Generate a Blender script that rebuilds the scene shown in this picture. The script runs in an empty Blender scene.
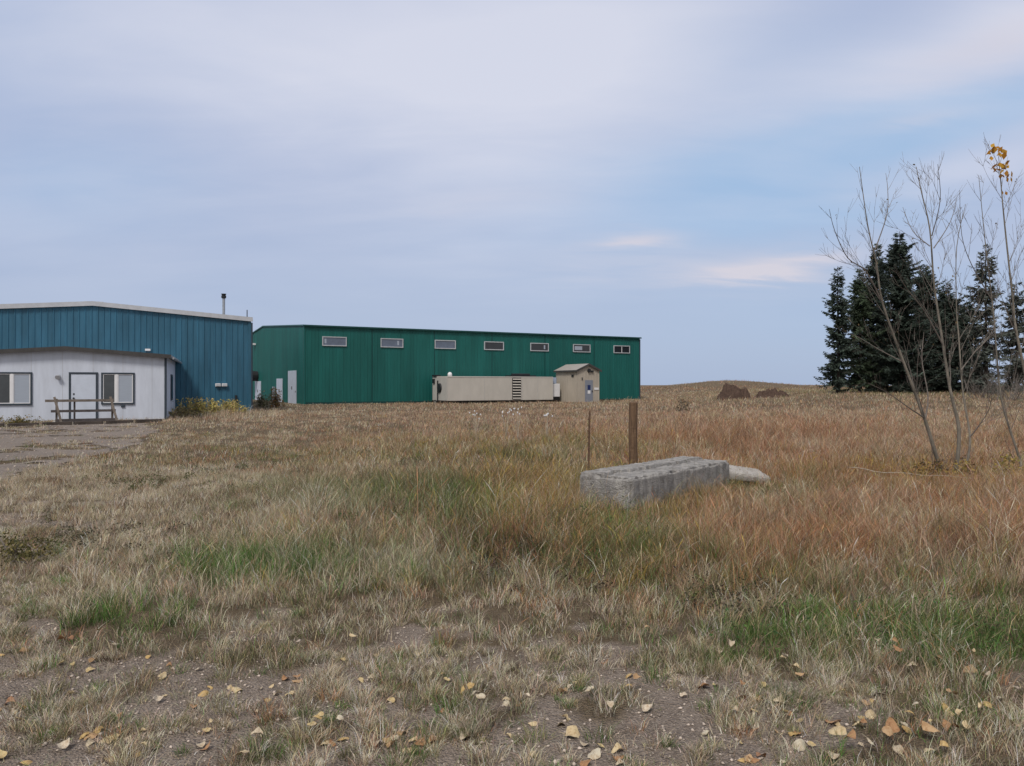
import bpy, math, random
import numpy as np
from mathutils import Vector, noise as mn
random.seed(7)
rng = np.random.default_rng(11)
S = bpy.context.scene
COL = S.collection
F = 765.0; CX = 512.0; HY = 385.0; CAMZ = 1.6

# ------------------------------------------------------------------ helpers
def sstep(a, b, x):
    t = np.clip((x - a) / (b - a), 0, 1)
    return t * t * (3 - 2 * t)

_perm = np.random.default_rng(3).random((256, 256))
def vnoise(x, y):
    x = np.asarray(x, float); y = np.asarray(y, float)
    xi = np.floor(x).astype(int); yi = np.floor(y).astype(int)
    fx = x - xi; fy = y - yi
    fx = fx * fx * (3 - 2 * fx); fy = fy * fy * (3 - 2 * fy)
    a = _perm[xi % 256, yi % 256]; b = _perm[(xi + 1) % 256, yi % 256]
    c = _perm[xi % 256, (yi + 1) % 256]; d = _perm[(xi + 1) % 256, (yi + 1) % 256]
    return (a * (1 - fx) + b * fx) * (1 - fy) + (c * (1 - fx) + d * fx) * fy
def fbm(x, y, o=3):
    v = 0; a = .5; s = 0
    for i in range(o):
        v = v + a * vnoise(x * 2 ** i + 17.3 * i, y * 2 ** i + 9.1 * i); s += a; a *= .5
    return v / s

def height(x, y):
    x = np.asarray(x, float); y = np.asarray(y, float)
    h = .9 * sstep(8, 32, x) * sstep(35, 74, y)
    h = h + .75 * sstep(90, 150, y) * (1 - .85 * sstep(8, 32, x))
    h = h + 1.35 * np.exp(-((x - 42) / 11) ** 2 - ((y - 150) / 14) ** 2)
    h = h + .35 * np.exp(-((x - 60) / 16) ** 2 - ((y - 150) / 14) ** 2)
    h = h + .22 * (fbm(x / 9, y / 9) - .5) * sstep(6, 14, y) * (1 - .6 * sstep(24, 34, y))
    h = h + .05 * (fbm(x / 1.1, y / 1.1) - .5) + .02 * (fbm(x / .3 + 5, y / .3) - .5)
    return h
def hz(x, y): return float(height(x, y))

def at(px, py, D):
    return Vector(((px - CX) / F * D, D, CAMZ + (HY - py) / F * D))

def tag(o, label=None, cat=None, group=None, kind=None):
    if label: o['label'] = label
    if cat: o['category'] = cat
    if group: o['group'] = group
    if kind: o['kind'] = kind
    return o
def empty(name, loc, rz=0):
    o = bpy.data.objects.new(name, None); COL.objects.link(o)
    o.location = loc; o.rotation_euler = (0, 0, rz); o.empty_display_size = .3
    return o

class MB:
    def __init__(s): s.v = []; s.f = []
    def add(s, vs, fs):
        n = len(s.v); s.v += [tuple(v) for v in vs]; s.f += [tuple(i + n for i in f) for f in fs]
    def box(s, x0, x1, y0, y1, z0, z1):
        s.add([(x0,y0,z0),(x1,y0,z0),(x1,y1,z0),(x0,y1,z0),(x0,y0,z1),(x1,y0,z1),(x1,y1,z1),(x0,y1,z1)],
              [(0,3,2,1),(4,5,6,7),(0,1,5,4),(1,2,6,5),(2,3,7,6),(3,0,4,7)]); return s
    def bar(s, a, b, w, h):
        a = Vector(a); b = Vector(b); d = (b - a).normalized()
        up = Vector((0,0,1)) if abs(d.z) < .9 else Vector((0,1,0))
        r = d.cross(up).normalized(); u = r.cross(d)
        vs = []
        for p in (a, b):
            for i, j in ((-1,-1),(1,-1),(1,1),(-1,1)): vs.append(p + r*i*w/2 + u*j*h/2)
        s.add(vs, [(0,1,2,3),(7,6,5,4),(0,4,5,1),(1,5,6,2),(2,6,7,3),(3,7,4,0)]); return s
    def tube(s, pts, rad, n=6, cap=True):
        pts = [Vector(p) for p in pts]
        rings = []; base = len(s.v); ref = Vector((.31,.95,.05)).normalized()
        for i, p in enumerate(pts):
            d = (pts[min(i+1, len(pts)-1)] - pts[max(i-1, 0)])
            d = d.normalized() if d.length > 1e-9 else Vector((0,0,1))
            r = d.cross(ref)
            if r.length < 1e-3: r = d.cross(Vector((1,0,0)))
            r.normalize(); u = r.cross(d)
            ra = rad[i] if hasattr(rad, '__len__') else rad
            for k in range(n):
                a = 2*math.pi*k/n
                s.v.append(tuple(p + (r*math.cos(a) + u*math.sin(a))*ra))
        for i in range(len(pts)-1):
            for k in range(n):
                a = base+i*n+k; b = base+i*n+(k+1) % n
                s.f.append((a, b, b+n, a+n))
        if cap:
            s.f.append(tuple(base+k for k in range(n))[::-1])
            s.f.append(tuple(base+(len(pts)-1)*n+k for k in range(n)))
        return s
    def build(s, name, mat, parent=None, smooth=False, bevel=0):
        me = bpy.data.meshes.new(name); me.from_pydata(s.v, [], s.f); me.validate()
        o = bpy.data.objects.new(name, me); COL.objects.link(o)
        if mat: me.materials.append(mat)
        if parent: o.parent = parent
        if smooth: me.polygons.foreach_set('use_smooth', [True]*len(me.polygons))
        if bevel:
            m = o.modifiers.new('bevel', 'BEVEL'); m.width = bevel; m.segments = 2; m.limit_method = 'ANGLE'
        return o

def fast_mesh(name, V, faces_by_n, mat, cols=None, parent=None, smooth=True):
    """V (n,3); faces_by_n: list of (m,k) index arrays"""
    me = bpy.data.meshes.new(name)
    me.vertices.add(len(V)); me.vertices.foreach_set('co', np.ascontiguousarray(V, np.float32).ravel())
    nl = sum(f.size for f in faces_by_n); nf = sum(len(f) for f in faces_by_n)
    li = np.concatenate([f.ravel() for f in faces_by_n]).astype(np.int32)
    tot = np.concatenate([np.full(len(f), f.shape[1], np.int32) for f in faces_by_n])
    st = np.concatenate([[0], np.cumsum(tot)[:-1]]).astype(np.int32)
    me.loops.add(nl); me.loops.foreach_set('vertex_index', li)
    me.polygons.add(nf); me.polygons.foreach_set('loop_start', st)
    if smooth: me.polygons.foreach_set('use_smooth', np.ones(nf, bool))
    me.update(calc_edges=True)
    if cols is not None:
        a = me.color_attributes.new('tint', 'FLOAT_COLOR', 'POINT')
        c4 = np.ones((len(V), 4), np.float32); c4[:, :3] = cols
        a.data.foreach_set('color', c4.ravel())
    o = bpy.data.objects.new(name, me); COL.objects.link(o)
    me.materials.append(mat)
    if parent: o.parent = parent
    return o

# ------------------------------------------------------------------ materials
def mat(name, c, rough=.6, var=.12, scale=3., bump=0., bscale=40., metal=0., spec=.3, c2=None, stretch=(1,1,1), thr=(.35,.65)):
    m = bpy.data.materials.new(name); m.use_nodes = True
    nt = m.node_tree; N = nt.nodes; L = nt.links; b = N['Principled BSDF']
    b.inputs['Roughness'].default_value = rough; b.inputs['Metallic'].default_value = metal
    b.inputs['Specular IOR Level'].default_value = spec
    tc = N.new('ShaderNodeTexCoord'); mp = N.new('ShaderNodeMapping'); mp.inputs['Scale'].default_value = stretch
    L.new(tc.outputs['Object'], mp.inputs['Vector'])
    nz = N.new('ShaderNodeTexNoise'); nz.inputs['Scale'].default_value = scale; nz.inputs['Detail'].default_value = 6
    nz.inputs['Roughness'].default_value = .65
    L.new(mp.outputs['Vector'], nz.inputs['Vector'])
    rp = N.new('ShaderNodeValToRGB')
    rp.color_ramp.elements[0].position = thr[0]; rp.color_ramp.elements[1].position = thr[1]
    lo = c2 if c2 else tuple(v*(1-var) for v in c)
    hi = c if c2 else tuple(v*(1+var) for v in c)
    rp.color_ramp.elements[0].color = (*lo, 1); rp.color_ramp.elements[1].color = (*hi, 1)
    L.new(nz.outputs['Fac'], rp.inputs['Fac']); L.new(rp.outputs['Color'], b.inputs['Base Color'])
    if bump:
        n2 = N.new('ShaderNodeTexNoise'); n2.inputs['Scale'].default_value = bscale; n2.inputs['Detail'].default_value = 5
        L.new(tc.outputs['Object'], n2.inputs['Vector'])
        bp = N.new('ShaderNodeBump'); bp.inputs['Strength'].default_value = bump; bp.inputs['Distance'].default_value = .02
        L.new(n2.outputs['Fac'], bp.inputs['Height']); L.new(bp.outputs['Normal'], b.inputs['Normal'])
    return m

def foliage_mat(name, transl=.3, rough=.7, spec=.15):
    m = bpy.data.materials.new(name); m.use_nodes = True
    nt = m.node_tree; N = nt.nodes; L = nt.links; b = N['Principled BSDF']
    b.inputs['Roughness'].default_value = rough; b.inputs['Specular IOR Level'].default_value = spec
    at_ = N.new('ShaderNodeAttribute'); at_.attribute_name = 'tint'
    L.new(at_.outputs['Color'], b.inputs['Base Color'])
    tr = N.new('ShaderNodeBsdfTranslucent'); L.new(at_.outputs['Color'], tr.inputs['Color'])
    mx = N.new('ShaderNodeMixShader'); mx.inputs[0].default_value = transl
    L.new(b.outputs[0], mx.inputs[1]); L.new(tr.outputs[0], mx.inputs[2])
    L.new(mx.outputs[0], N['Material Output'].inputs['Surface'])
    return m

def glass_mat(name, c, rough=.08, spec=.6):
    return mat(name, c, rough, .15, 1.5, spec=spec)

M = dict(
    blue=mat('blue_steel_siding', (.032,.118,.190), .45, .2, 1.2, stretch=(1.6,1.6,.22), spec=.35),
    green=mat('green_steel_siding', (.010,.108,.098), .5, .17, .8, stretch=(1.4,1.4,.16), spec=.3),
    dark_green=mat('dark_green_trim', (.008,.05,.05), .5, .1),
    white_wall=mat('white_plywood_siding', (.55,.60,.70), .65, .09, 1.5, stretch=(1.5,1.5,.3), bump=.15, bscale=30),
    white=mat('white_paint', (.72,.73,.76), .5, .04),
    white_door=mat('white_steel_door', (.54,.60,.71), .5, .06, 2),
    navy_trim=mat('navy_trim', (.04,.055,.075), .5, .1),
    grey_trim=mat('pale_grey_trim', (.46,.48,.52), .5, .08),
    roof_grey=mat('grey_metal_roof', (.33,.35,.38), .45, .1, 2, stretch=(1,.2,1)),
    roof_green=mat('green_metal_roof', (.015,.10,.09), .45, .1, 2),
    dark=mat('dark_metal', (.02,.022,.026), .5, .2),
    black=mat('black_rubber', (.012,.012,.014), .6, .2),
    glass_dark=glass_mat('dark_window_glass', (.022,.026,.034)),
    glass_screen=glass_mat('insect_screen_glass', (.07,.08,.09), .3, .4),
    glass_pale=glass_mat('sky_reflection_tinted_glass', (.11,.14,.20), .12, .6),  # sky reflection painted into the pane colour
    blind=mat('window_with_closed_blinds', (.34,.39,.47), .3, .08, 4, stretch=(.3,.3,14), spec=.5),
    tan=mat('tan_painted_steel', (.50,.475,.435), .5, .06, 1.2, stretch=(1,1,.4)),
    tan_end=mat('tan_sky_tinted_panel', (.49,.48,.46), .5, .06, 1.5),  # same tan with bluish sky light on the end face put into the colour
    tan_roof=mat('tan_roof_sheet', (.33,.31,.29), .5, .07),
    shed=mat('tan_ribbed_steel', (.40,.36,.305), .5, .08, 1.2, stretch=(1,1,.4)),
    brown_trim=mat('brown_trim', (.06,.058,.058), .5, .15),
    grey_door=mat('grey_steel_door', (.21,.23,.28), .5, .08),
    blue_sign=mat('blue_sign_paint', (.015,.03,.12), .5, .1),
    galv=mat('galvanised_steel', (.34,.37,.41), .4, .15, 8, metal=.4),
    pale_blue=mat('pale_blue_housing', (.35,.42,.56), .5, .1),
    wood=mat('weathered_grey_wood', (.17,.145,.125), .8, .3, 5, bump=.4, bscale=30, stretch=(1,1,1)),
    darkwood=mat('dark_weathered_wood', (.085,.075,.075), .8, .3, 5, bump=.4),
    timber=mat('dark_old_timber', (.07,.058,.05), .85, .35, 4, bump=.5, bscale=20),
    timber_end=mat('pale_timber_end', (.38,.34,.28), .8, .2, 10),
    post=mat('brown_wood_post', (.135,.085,.052), .8, .35, 9, bump=.6, bscale=25, stretch=(6,6,.5)),
    rust=mat('rusty_steel_stake', (.12,.075,.05), .8, .3, 20, bump=.4, bscale=60),
    concrete_step=mat('pale_concrete_step', (.42,.40,.38), .85, .15, 6, bump=.3),
    bark=mat('grey_brown_aspen_bark', (.175,.158,.132), .85, .32, 6, bump=.5, bscale=40, stretch=(1,1,.6)),
    twig=mat('grey_twig', (.165,.145,.13), .85, .2, 6),
    sprucebark=mat('dark_spruce_bark', (.055,.045,.04), .9, .3, 5, bump=.5),
    deadbranch=mat('bleached_dead_branch', (.42,.37,.30), .85, .2, 8),
)
M['grass'] = foliage_mat('dry_grass_blades', .2)
M['needle'] = foliage_mat('spruce_needles', .08, .6, .2)
M['leaf'] = foliage_mat('autumn_leaves', .3, .6, .2)
M['bushleaf'] = foliage_mat('weed_leaves', .25)

# concrete: mottled, streaked, lichen speckles
def concrete_mat(name, a, b_, c):
    m = bpy.data.materials.new(name); m.use_nodes = True
    nt = m.node_tree; N = nt.nodes; L = nt.links; b = N['Principled BSDF']
    b.inputs['Roughness'].default_value = .9; b.inputs['Specular IOR Level'].default_value = .15
    tc = N.new('ShaderNodeTexCoord')
    n1 = N.new('ShaderNodeTexNoise'); n1.inputs['Scale'].default_value = 3.2; n1.inputs['Detail'].default_value = 8; n1.inputs['Roughness'].default_value = .7
    mp = N.new('ShaderNodeMapping'); mp.inputs['Scale'].default_value = (2.2, 2.2, .5)
    L.new(tc.outputs['Object'], mp.inputs['Vector']); L.new(mp.outputs['Vector'], n1.inputs['Vector'])
    r1 = N.new('ShaderNodeValToRGB'); e = r1.color_ramp.elements
    e[0].position = .3; e[0].color = (*a, 1); e[1].position = .68; e[1].color = (*b_, 1)
    L.new(n1.outputs['Fac'], r1.inputs['Fac'])
    n2 = N.new('ShaderNodeTexNoise'); n2.inputs['Scale'].default_value = 7; n2.inputs['Detail'].default_value = 10; n2.inputs['Roughness'].default_value = .75
    L.new(tc.outputs['Object'], n2.inputs['Vector'])
    r2 = N.new('ShaderNodeValToRGB'); e = r2.color_ramp.elements
    e[0].position = .50; e[0].color = (0,0,0,1); e[1].position = .70; e[1].color = (.85,.85,.85,1)
    L.new(n2.outputs['Fac'], r2.inputs['Fac'])
    mx = N.new('ShaderNodeMix'); mx.data_type = 'RGBA'; mx.inputs[7].default_value = (*c, 1)
    L.new(r2.outputs['Color'], mx.inputs[0]); L.new(r1.outputs['Color'], mx.inputs[6])
    L.new(mx.outputs[2], b.inputs['Base Color'])
    bp = N.new('ShaderNodeBump'); bp.inputs['Strength'].default_value = 1; bp.inputs['Distance'].default_value = .02
    n3 = N.new('ShaderNodeTexNoise'); n3.inputs['Scale'].default_value = 45; n3.inputs['Detail'].default_value = 6
    L.new(tc.outputs['Object'], n3.inputs['Vector']); L.new(n3.outputs['Fac'], bp.inputs['Height'])
    L.new(bp.outputs['Normal'], b.inputs['Normal'])
    return m
M['concrete'] = concrete_mat('weathered_concrete', (.15,.148,.15), (.40,.388,.37), (.09,.08,.07))
M['slab'] = concrete_mat('pale_concrete', (.33,.315,.30), (.48,.46,.43), (.24,.22,.20))
M['dirt'] = concrete_mat('brown_dirt', (.052,.034,.028), (.135,.092,.072), (.024,.018,.016))

# ------------------------------------------------------------------ zones of ground cover (world-fixed; evaluated on flat ground)
def pix(x, y):
    y = np.maximum(y, .5)
    return CX + F * x / y, HY + CAMZ * F / y
def G(px, py, cx, cy, sx, sy): return np.exp(-((px-cx)/sx)**2 - ((py-cy)/sy)**2)

def drive_mask(x, y):
    px, py = pix(x, y)
    lo = 482 - px * .27                       # lower boundary of the gravel yard
    n = (fbm(x/1.6, y/1.6) - .5) * 26 + (fbm(x/.5+3, y/.5, 3) - .5) * 16
    m = sstep(6, -6, py - lo - n*.6) * sstep(421, 425, py) * sstep(180, 120, px + n*2.0)
    strip = np.maximum(G(px, py, 60, 446, 70, 3.5) * .9, .8*(fbm(x/1.5+30, y/1.0+5, 3) > .66))
    return np.clip(m - strip * (fbm(x/.5, y/.5) > .42), 0, 1)

def bare_mask(x, y):
    px, py = pix(x, y)
    n = fbm(x/.55, y/.55, 3); n2 = fbm(x/.22 + 4, y/.22, 2)
    b = .62 * sstep(585, 650, py) + .22 * sstep(640, 740, py)
    b = np.maximum(b, .92 * sstep(190, 30, px) * sstep(550, 600, py))
    b = np.maximum(b, .95 * G(px, py, 700, 745, 150, 36))
    b = np.maximum(b, .50 * G(px, py, 130, 565, 120, 30))
    b = np.maximum(b, .46 * sstep(250, 60, px) * sstep(470, 520, py))
    b = b * (1 - .75 * G(px, py, 980, 730, 150, 80)) * (1 - .9 * G(px, py, 125, 625, 60, 24)) * (1 - .95*G(px, py, 870, 635, 190, 30)) * (1 - .95*G(px, py, 255, 572, 130, 24))
    v = b + (n - .5) * 1.1 + (n2 - .5) * .7
    return sstep(.42, .62, v) * (b > .05)

PAL = np.array([
    (.54,.445,.315),  # 0 pale straw
    (.33,.255,.165),  # 1 tan
    (.31,.160,.085), # 2 reddish brown
    (.45,.295,.215),  # 3 pinkish straw
    (.165,.165,.075), # 4 olive
    (.085,.165,.040), # 5 green
    (.50,.435,.345),  # 6 grey straw
    (.34,.235,.055),  # 7 golden
    (.075,.052,.040), # 8 dead dark, also stands in for shade between blades
    (.28,.285,.185),  # 9 sage
])
def zone_weights(px, py):
    far = sstep(440, 412, py); near = sstep(560, 620, py)
    left = sstep(420, 240, px + (py-440)*.9); right = sstep(560, 680, px)
    mid = np.clip(1 - left - right, 0, 1)
    E = lambda *a: np.array(a, float)
    base_far = E(.28,.36,.10,.24,.02,0,0,0,0,0); far_left = E(.66,.18,.02,.06,.04,0,.04,0,0,0)
    m_left = E(.42,.20,.05,.03,.10,.02,.14,0,.02,.02); m_mid = E(.10,.20,.08,.08,.26,.05,.04,.05,.03,.11); m_right = E(.12,.24,.32,.18,.07,.01,0,.04,.02,0)
    nr = E(.20,.16,.04,.02,.10,.05,.32,0,.03,.08)
    m = left[:,None]*m_left + right[:,None]*m_right + mid[:,None]*m_mid
    f = left[:,None]*far_left + (1-left[:,None])*base_far
    Z = m*(1-far-near)[:,None].clip(0) + f*far[:,None] + nr*near[:,None]
    # ragged patch outlines
    gx = (px-CX)/F*(CAMZ*F/np.maximum(py-HY, 1)); gy = CAMZ*F/np.maximum(py-HY, 1)
    qx = px + 90*(fbm(gx/1.3+5, gy/1.3+1, 4)-.5); qy = py + np.minimum(60, (py-HY)*.55)*(fbm(gx/1.0+15, gy/1.0+8, 4)-.5)
    def mixin(w, v):
        nonlocal Z
        w = np.clip(w*1.25, 0, 1)[:,None]; Z = Z*(1-w) + w*E(*v)
    P_ = lambda *a: G(qx, qy, *a)
    mixin(.8*P_(560,424,320,16), [.10,.27,.13,.46,.03,0,0,0,.01,0])          # pinkish band before the buildings
    mixin(.9*P_(760,440,190,18), [.08,.18,.46,.24,.02,0,0,0,.02,0])          # red brown tall band
    mixin(.8*P_(250,460,120,13), [.06,.22,.24,.05,.33,.04,0,.05,.01,0])
    mixin(.8*P_(340,440,60,8), [.1,.25,.35,.2,.1,0,0,0,0,0])
    mixin(.9*P_(520,480,130,34), [.08,.14,.08,.06,.34,.04,0,.24,.02,0])      # yellow olive
    mixin(.8*P_(570,505,110,24), [.06,.15,.12,.04,.30,.05,0,.26,.02,0])      # taller yellow green before the block
    mixin(.85*P_(300,505,130,26), [.06,.12,.05,.02,.34,.06,.05,0,.02,.28])   # sage
    mixin(1.0*P_(430,500,75,16), [.02,.05,.03,.01,.36,.34,0,.02,.09,.08])
    mixin(.9*P_(500,535,70,14), [.03,.07,.06,.02,.38,.26,0,.03,.15,0])
    mixin(.75*P_(390,480,90,12), [.12,.2,.12,.16,.14,.03,.03,0,.08,.12])
    mixin(.85*P_(450,570,130,18), [.10,.12,.03,.02,.20,.06,.12,0,.02,.33])   # grey green
    mixin(.85*P_(545,545,50,16), [.03,.12,.18,.04,.22,.1,0,.03,.28,0])       # dark weeds
    mixin(.85*P_(620,545,70,24), [.04,.12,.12,.02,.38,.20,0,.10,.02,0])
    mixin(1.1*G(px,py,250,570,105,17), [.07,.02,0,0,.22,.62,.03,0,0,.04])
    mixin(1.1*G(px,py,130,622,58,20), [.08,.06,0,0,.34,.48,.02,0,.02,0])
    mixin(.8*G(px,py,450,715,34,14), [.15,.05,0,0,.35,.38,.05,0,.02,0])
    mixin(.95*P_(870,635,130,18), [.04,.04,.02,0,.24,.63,.02,0,0,.01])
    mixin(.95*P_(1000,640,80,36), [.04,.05,.02,0,.26,.60,.02,0,0,.01])
    mixin(.7*P_(960,720,130,50), [.12,.10,.04,0,.30,.28,.10,0,.02,.04])
    mixin(.9*P_(945,478,120,12), [.05,.14,.26,.04,.10,.02,0,.38,.01,0])
    mixin(.85*P_(900,530,210,18), [.06,.16,.48,.16,.06,.02,0,.04,.02,0])
    mixin(.75*P_(790,585,210,18), [.18,.2,.12,.05,.24,.08,.03,.03,.02,.05])
    mixin(.85*P_(765,490,55,9), [.05,.15,.08,0,.48,.18,0,.05,.01,0])
    mixin(.95*P_(90,500,130,40), [.62,.07,.02,.03,.02,0,.22,0,.02,0])         # pale fluffy straw
    mixin(.9*P_(70,588,60,14), [.62,.22,.06,0,.04,0,.16,0,.02,0])
    mixin(.85*G(px,py,900,399,140,5), [.08,.12,.02,.04,.56,.16,0,.02,0,0])
    mixin(.75*sstep(397, 394.5, py), [.04,.30,.34,.17,.08,0,0,0,.07,0])       # brown hill
    return Z / Z.sum(1, keepdims=True)

def zone_height(px, py, x, y):
    left = sstep(440, 250, px + (py-440)*.9)
    h = .22*(1-left) + .115*left + .05*sstep(560,700,px)
    h = h * (1 - .25*sstep(460, 412, py))
    h = h + .15*G(px,py,760,436,200,14) + .05*G(px,py,860,540,260,45) + .07*G(px,py,500,520,130,40)
    h = h*(1-sstep(540, 625, py)) + .080*sstep(530, 615, py)
    h = h + .10*G(px,py,870,635,170,32) + .08*G(px,py,1010,650,80,60) + .08*G(px,py,125,620,50,25) + .05*G(px,py,250,570,90,18)
    h = h * (.45 + .6*fbm(x/1.7 + 3, y/1.7) + .55*fbm(x/.5, y/.5 + 9, 2))
    h = h + .08*G(px, py, 540, 505, 120, 26)
    h = h + .22*G(px, py, 215, 414, 75, 6)
    h = h * (1 - .5*G(px, py, 655, 520, 80, 22)) * (1 - .5*G(px, py, 755, 490, 40, 9)) * (1 - .3*G(px,py,910,480,90,10))
    return h

# footprints nothing may grow in: (ox, oy, angle, x0, x1, y0, y1)
T21 = math.radians(21); T29 = math.radians(29)
A = (-17.4, 64.0); P = (-15.58, 45.5); Q = (-16.3, 36.0)
GEN = (-5.6, 66.0); SHED = (5.95, 70.0)
BLK_A = math.atan2(2.2, 1.85); BLK = (1.54, 9.85)
FOOT = [(*A, T29, 0, 35.5, 0, 36), (*P, T21, -17, 0, 0, 27), (*Q, T21, -8.3, 0, 0, 8.6), (*GEN, T29, 0, 11.8, 0, 3.2),
        (*SHED, T29, 0, 2.5, 0, 3.6), (*BLK, BLK_A, 0, 3.0, 0, .83)]
def outside(x, y):
    ok = np.ones(len(x), bool)
    for ox, oy, a, x0, x1, y0, y1 in FOOT:
        lx = (x-ox)*math.cos(a) + (y-oy)*math.sin(a); ly = -(x-ox)*math.sin(a) + (y-oy)*math.cos(a)
        ok &= ~((lx > x0-.02) & (lx < x1+.02) & (ly > y0-.02) & (ly < y1+.02))
    return ok

# ------------------------------------------------------------------ ground
def axis(lo, hi, n, c, k):
    a0 = math.asinh((lo-c)/k); a1 = math.asinh((hi-c)/k)
    return c + k*np.sinh(np.linspace(a0, a1, n))
def ground_mat(name, gravel):
    m = bpy.data.materials.new(name); m.use_nodes = True
    nt = m.node_tree; N = nt.nodes; L = nt.links; b = N['Principled BSDF']
    b.inputs['Roughness'].default_value = .95; b.inputs['Specular IOR Level'].default_value = .1
    tc = N.new('ShaderNodeTexCoord')
    def nz(s, d=6, r=.65):
        n = N.new('ShaderNodeTexNoise'); n.inputs['Scale'].default_value = s; n.inputs['Detail'].default_value = d; n.inputs['Roughness'].default_value = r
        L.new(tc.outputs['Object'], n.inputs['Vector']); return n.outputs['Fac']
    def ramp(src, a, b_, p0=.35, p1=.65):
        r = N.new('ShaderNodeValToRGB'); e = r.color_ramp.elements
        e[0].position = p0; e[0].color = (*a, 1); e[1].position = p1; e[1].color = (*b_, 1); L.new(src, r.inputs['Fac']); return r.outputs['Color']
    def mix(f, a, b_):
        x = N.new('ShaderNodeMix'); x.data_type = 'RGBA'
        if isinstance(f, float): x.inputs[0].default_value = f
        else: L.new(f, x.inputs[0])
        L.new(a, x.inputs[6]); L.new(b_, x.inputs[7]); return x.outputs[2]
    vo = N.new('ShaderNodeTexVoronoi'); vo.inputs['Scale'].default_value = 75; L.new(tc.outputs['Object'], vo.inputs['Vector'])
    stone = ramp(vo.outputs['Color'], (.18,.148,.125), (.40,.345,.295), .2, .85)
    dirt = mix(.5, ramp(nz(2.2), (.19,.15,.122), (.34,.278,.232)), ramp(nz(16, 8, .75), (.11,.085,.07), (.42,.35,.295), .38, .62))
    grav = mix(.45, dirt, stone)
    if gravel:
        col = ramp(nz(.5), (.9,.9,.9), (1.1,1.1,1.1))
        mm = N.new('ShaderNodeMix'); mm.data_type = 'RGBA'; mm.blend_type = 'MULTIPLY'; mm.inputs[0].default_value = 1
        L.new(grav, mm.inputs[6]); L.new(col, mm.inputs[7])
        tint = N.new('ShaderNodeMix'); tint.data_type = 'RGBA'; tint.inputs[0].default_value = .35; tint.inputs[7].default_value = (.33,.30,.28,1)
        L.new(mm.outputs[2], tint.inputs[6]); col = tint.outputs[2]
    else:
        thatch_shade = ramp(nz(9), (.085,.064,.044), (.20,.155,.105))  # ground thatch, colour darkened to deepen the shade between blades
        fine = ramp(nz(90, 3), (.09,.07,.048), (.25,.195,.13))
        th = mix(.4, thatch_shade, fine)
        at_ = N.new('ShaderNodeAttribute'); at_.attribute_name = 'bare'
        col = mix(at_.outputs['Fac'], th, grav)
    L.new(col, b.inputs['Base Color'])
    bp = N.new('ShaderNodeBump'); bp.inputs['Strength'].default_value = 1; bp.inputs['Distance'].default_value = .022
    ad = N.new('ShaderNodeMath'); ad.operation = 'ADD'; L.new(vo.outputs['Distance'], ad.inputs[0]); L.new(nz(40), ad.inputs[1])
    L.new(ad.outputs[0], bp.inputs['Height']); L.new(bp.outputs['Normal'], b.inputs['Normal'])
    return m

def grid_mesh(name, xs, ys, zoff, m, keep=None, bare=False):
    X, Y = np.meshgrid(xs, ys); X = X.ravel(); Y = Y.ravel()
    V = np.stack([X, Y, height(X, Y) + zoff], 1)
    nx = len(xs); ny = len(ys)
    i = (np.arange(ny-1)[:,None]*nx + np.arange(nx-1)[None,:]).ravel()
    Fq = np.stack([i, i+1, i+nx+1, i+nx], 1)
    if keep is not None:
        c = V[Fq].mean(1); Fq = Fq[keep(c[:,0], c[:,1])]
        u, inv = np.unique(Fq, return_inverse=True); V = V[u]; Fq = inv.reshape(Fq.shape)
    o = fast_mesh(name, V, [Fq], m)
    if bare:
        a = o.data.attributes.new('bare', 'FLOAT', 'POINT')
        bm = np.maximum(bare_mask(V[:,0], V[:,1]), 0).astype(np.float32)
        bm[V[:,1] < 1.5] = .6
        a.data.foreach_set('value', bm)
    return o
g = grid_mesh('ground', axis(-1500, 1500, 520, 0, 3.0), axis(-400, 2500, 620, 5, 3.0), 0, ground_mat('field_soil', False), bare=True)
tag(g, kind='structure')
gd = grid_mesh('gravel_yard', np.arange(-34, -2, .16), np.arange(12.5, 34.5, .16), .012, ground_mat('yard_gravel', True),
               keep=lambda x, y: drive_mask(x, y) > .45)
tag(gd, kind='structure')

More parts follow.
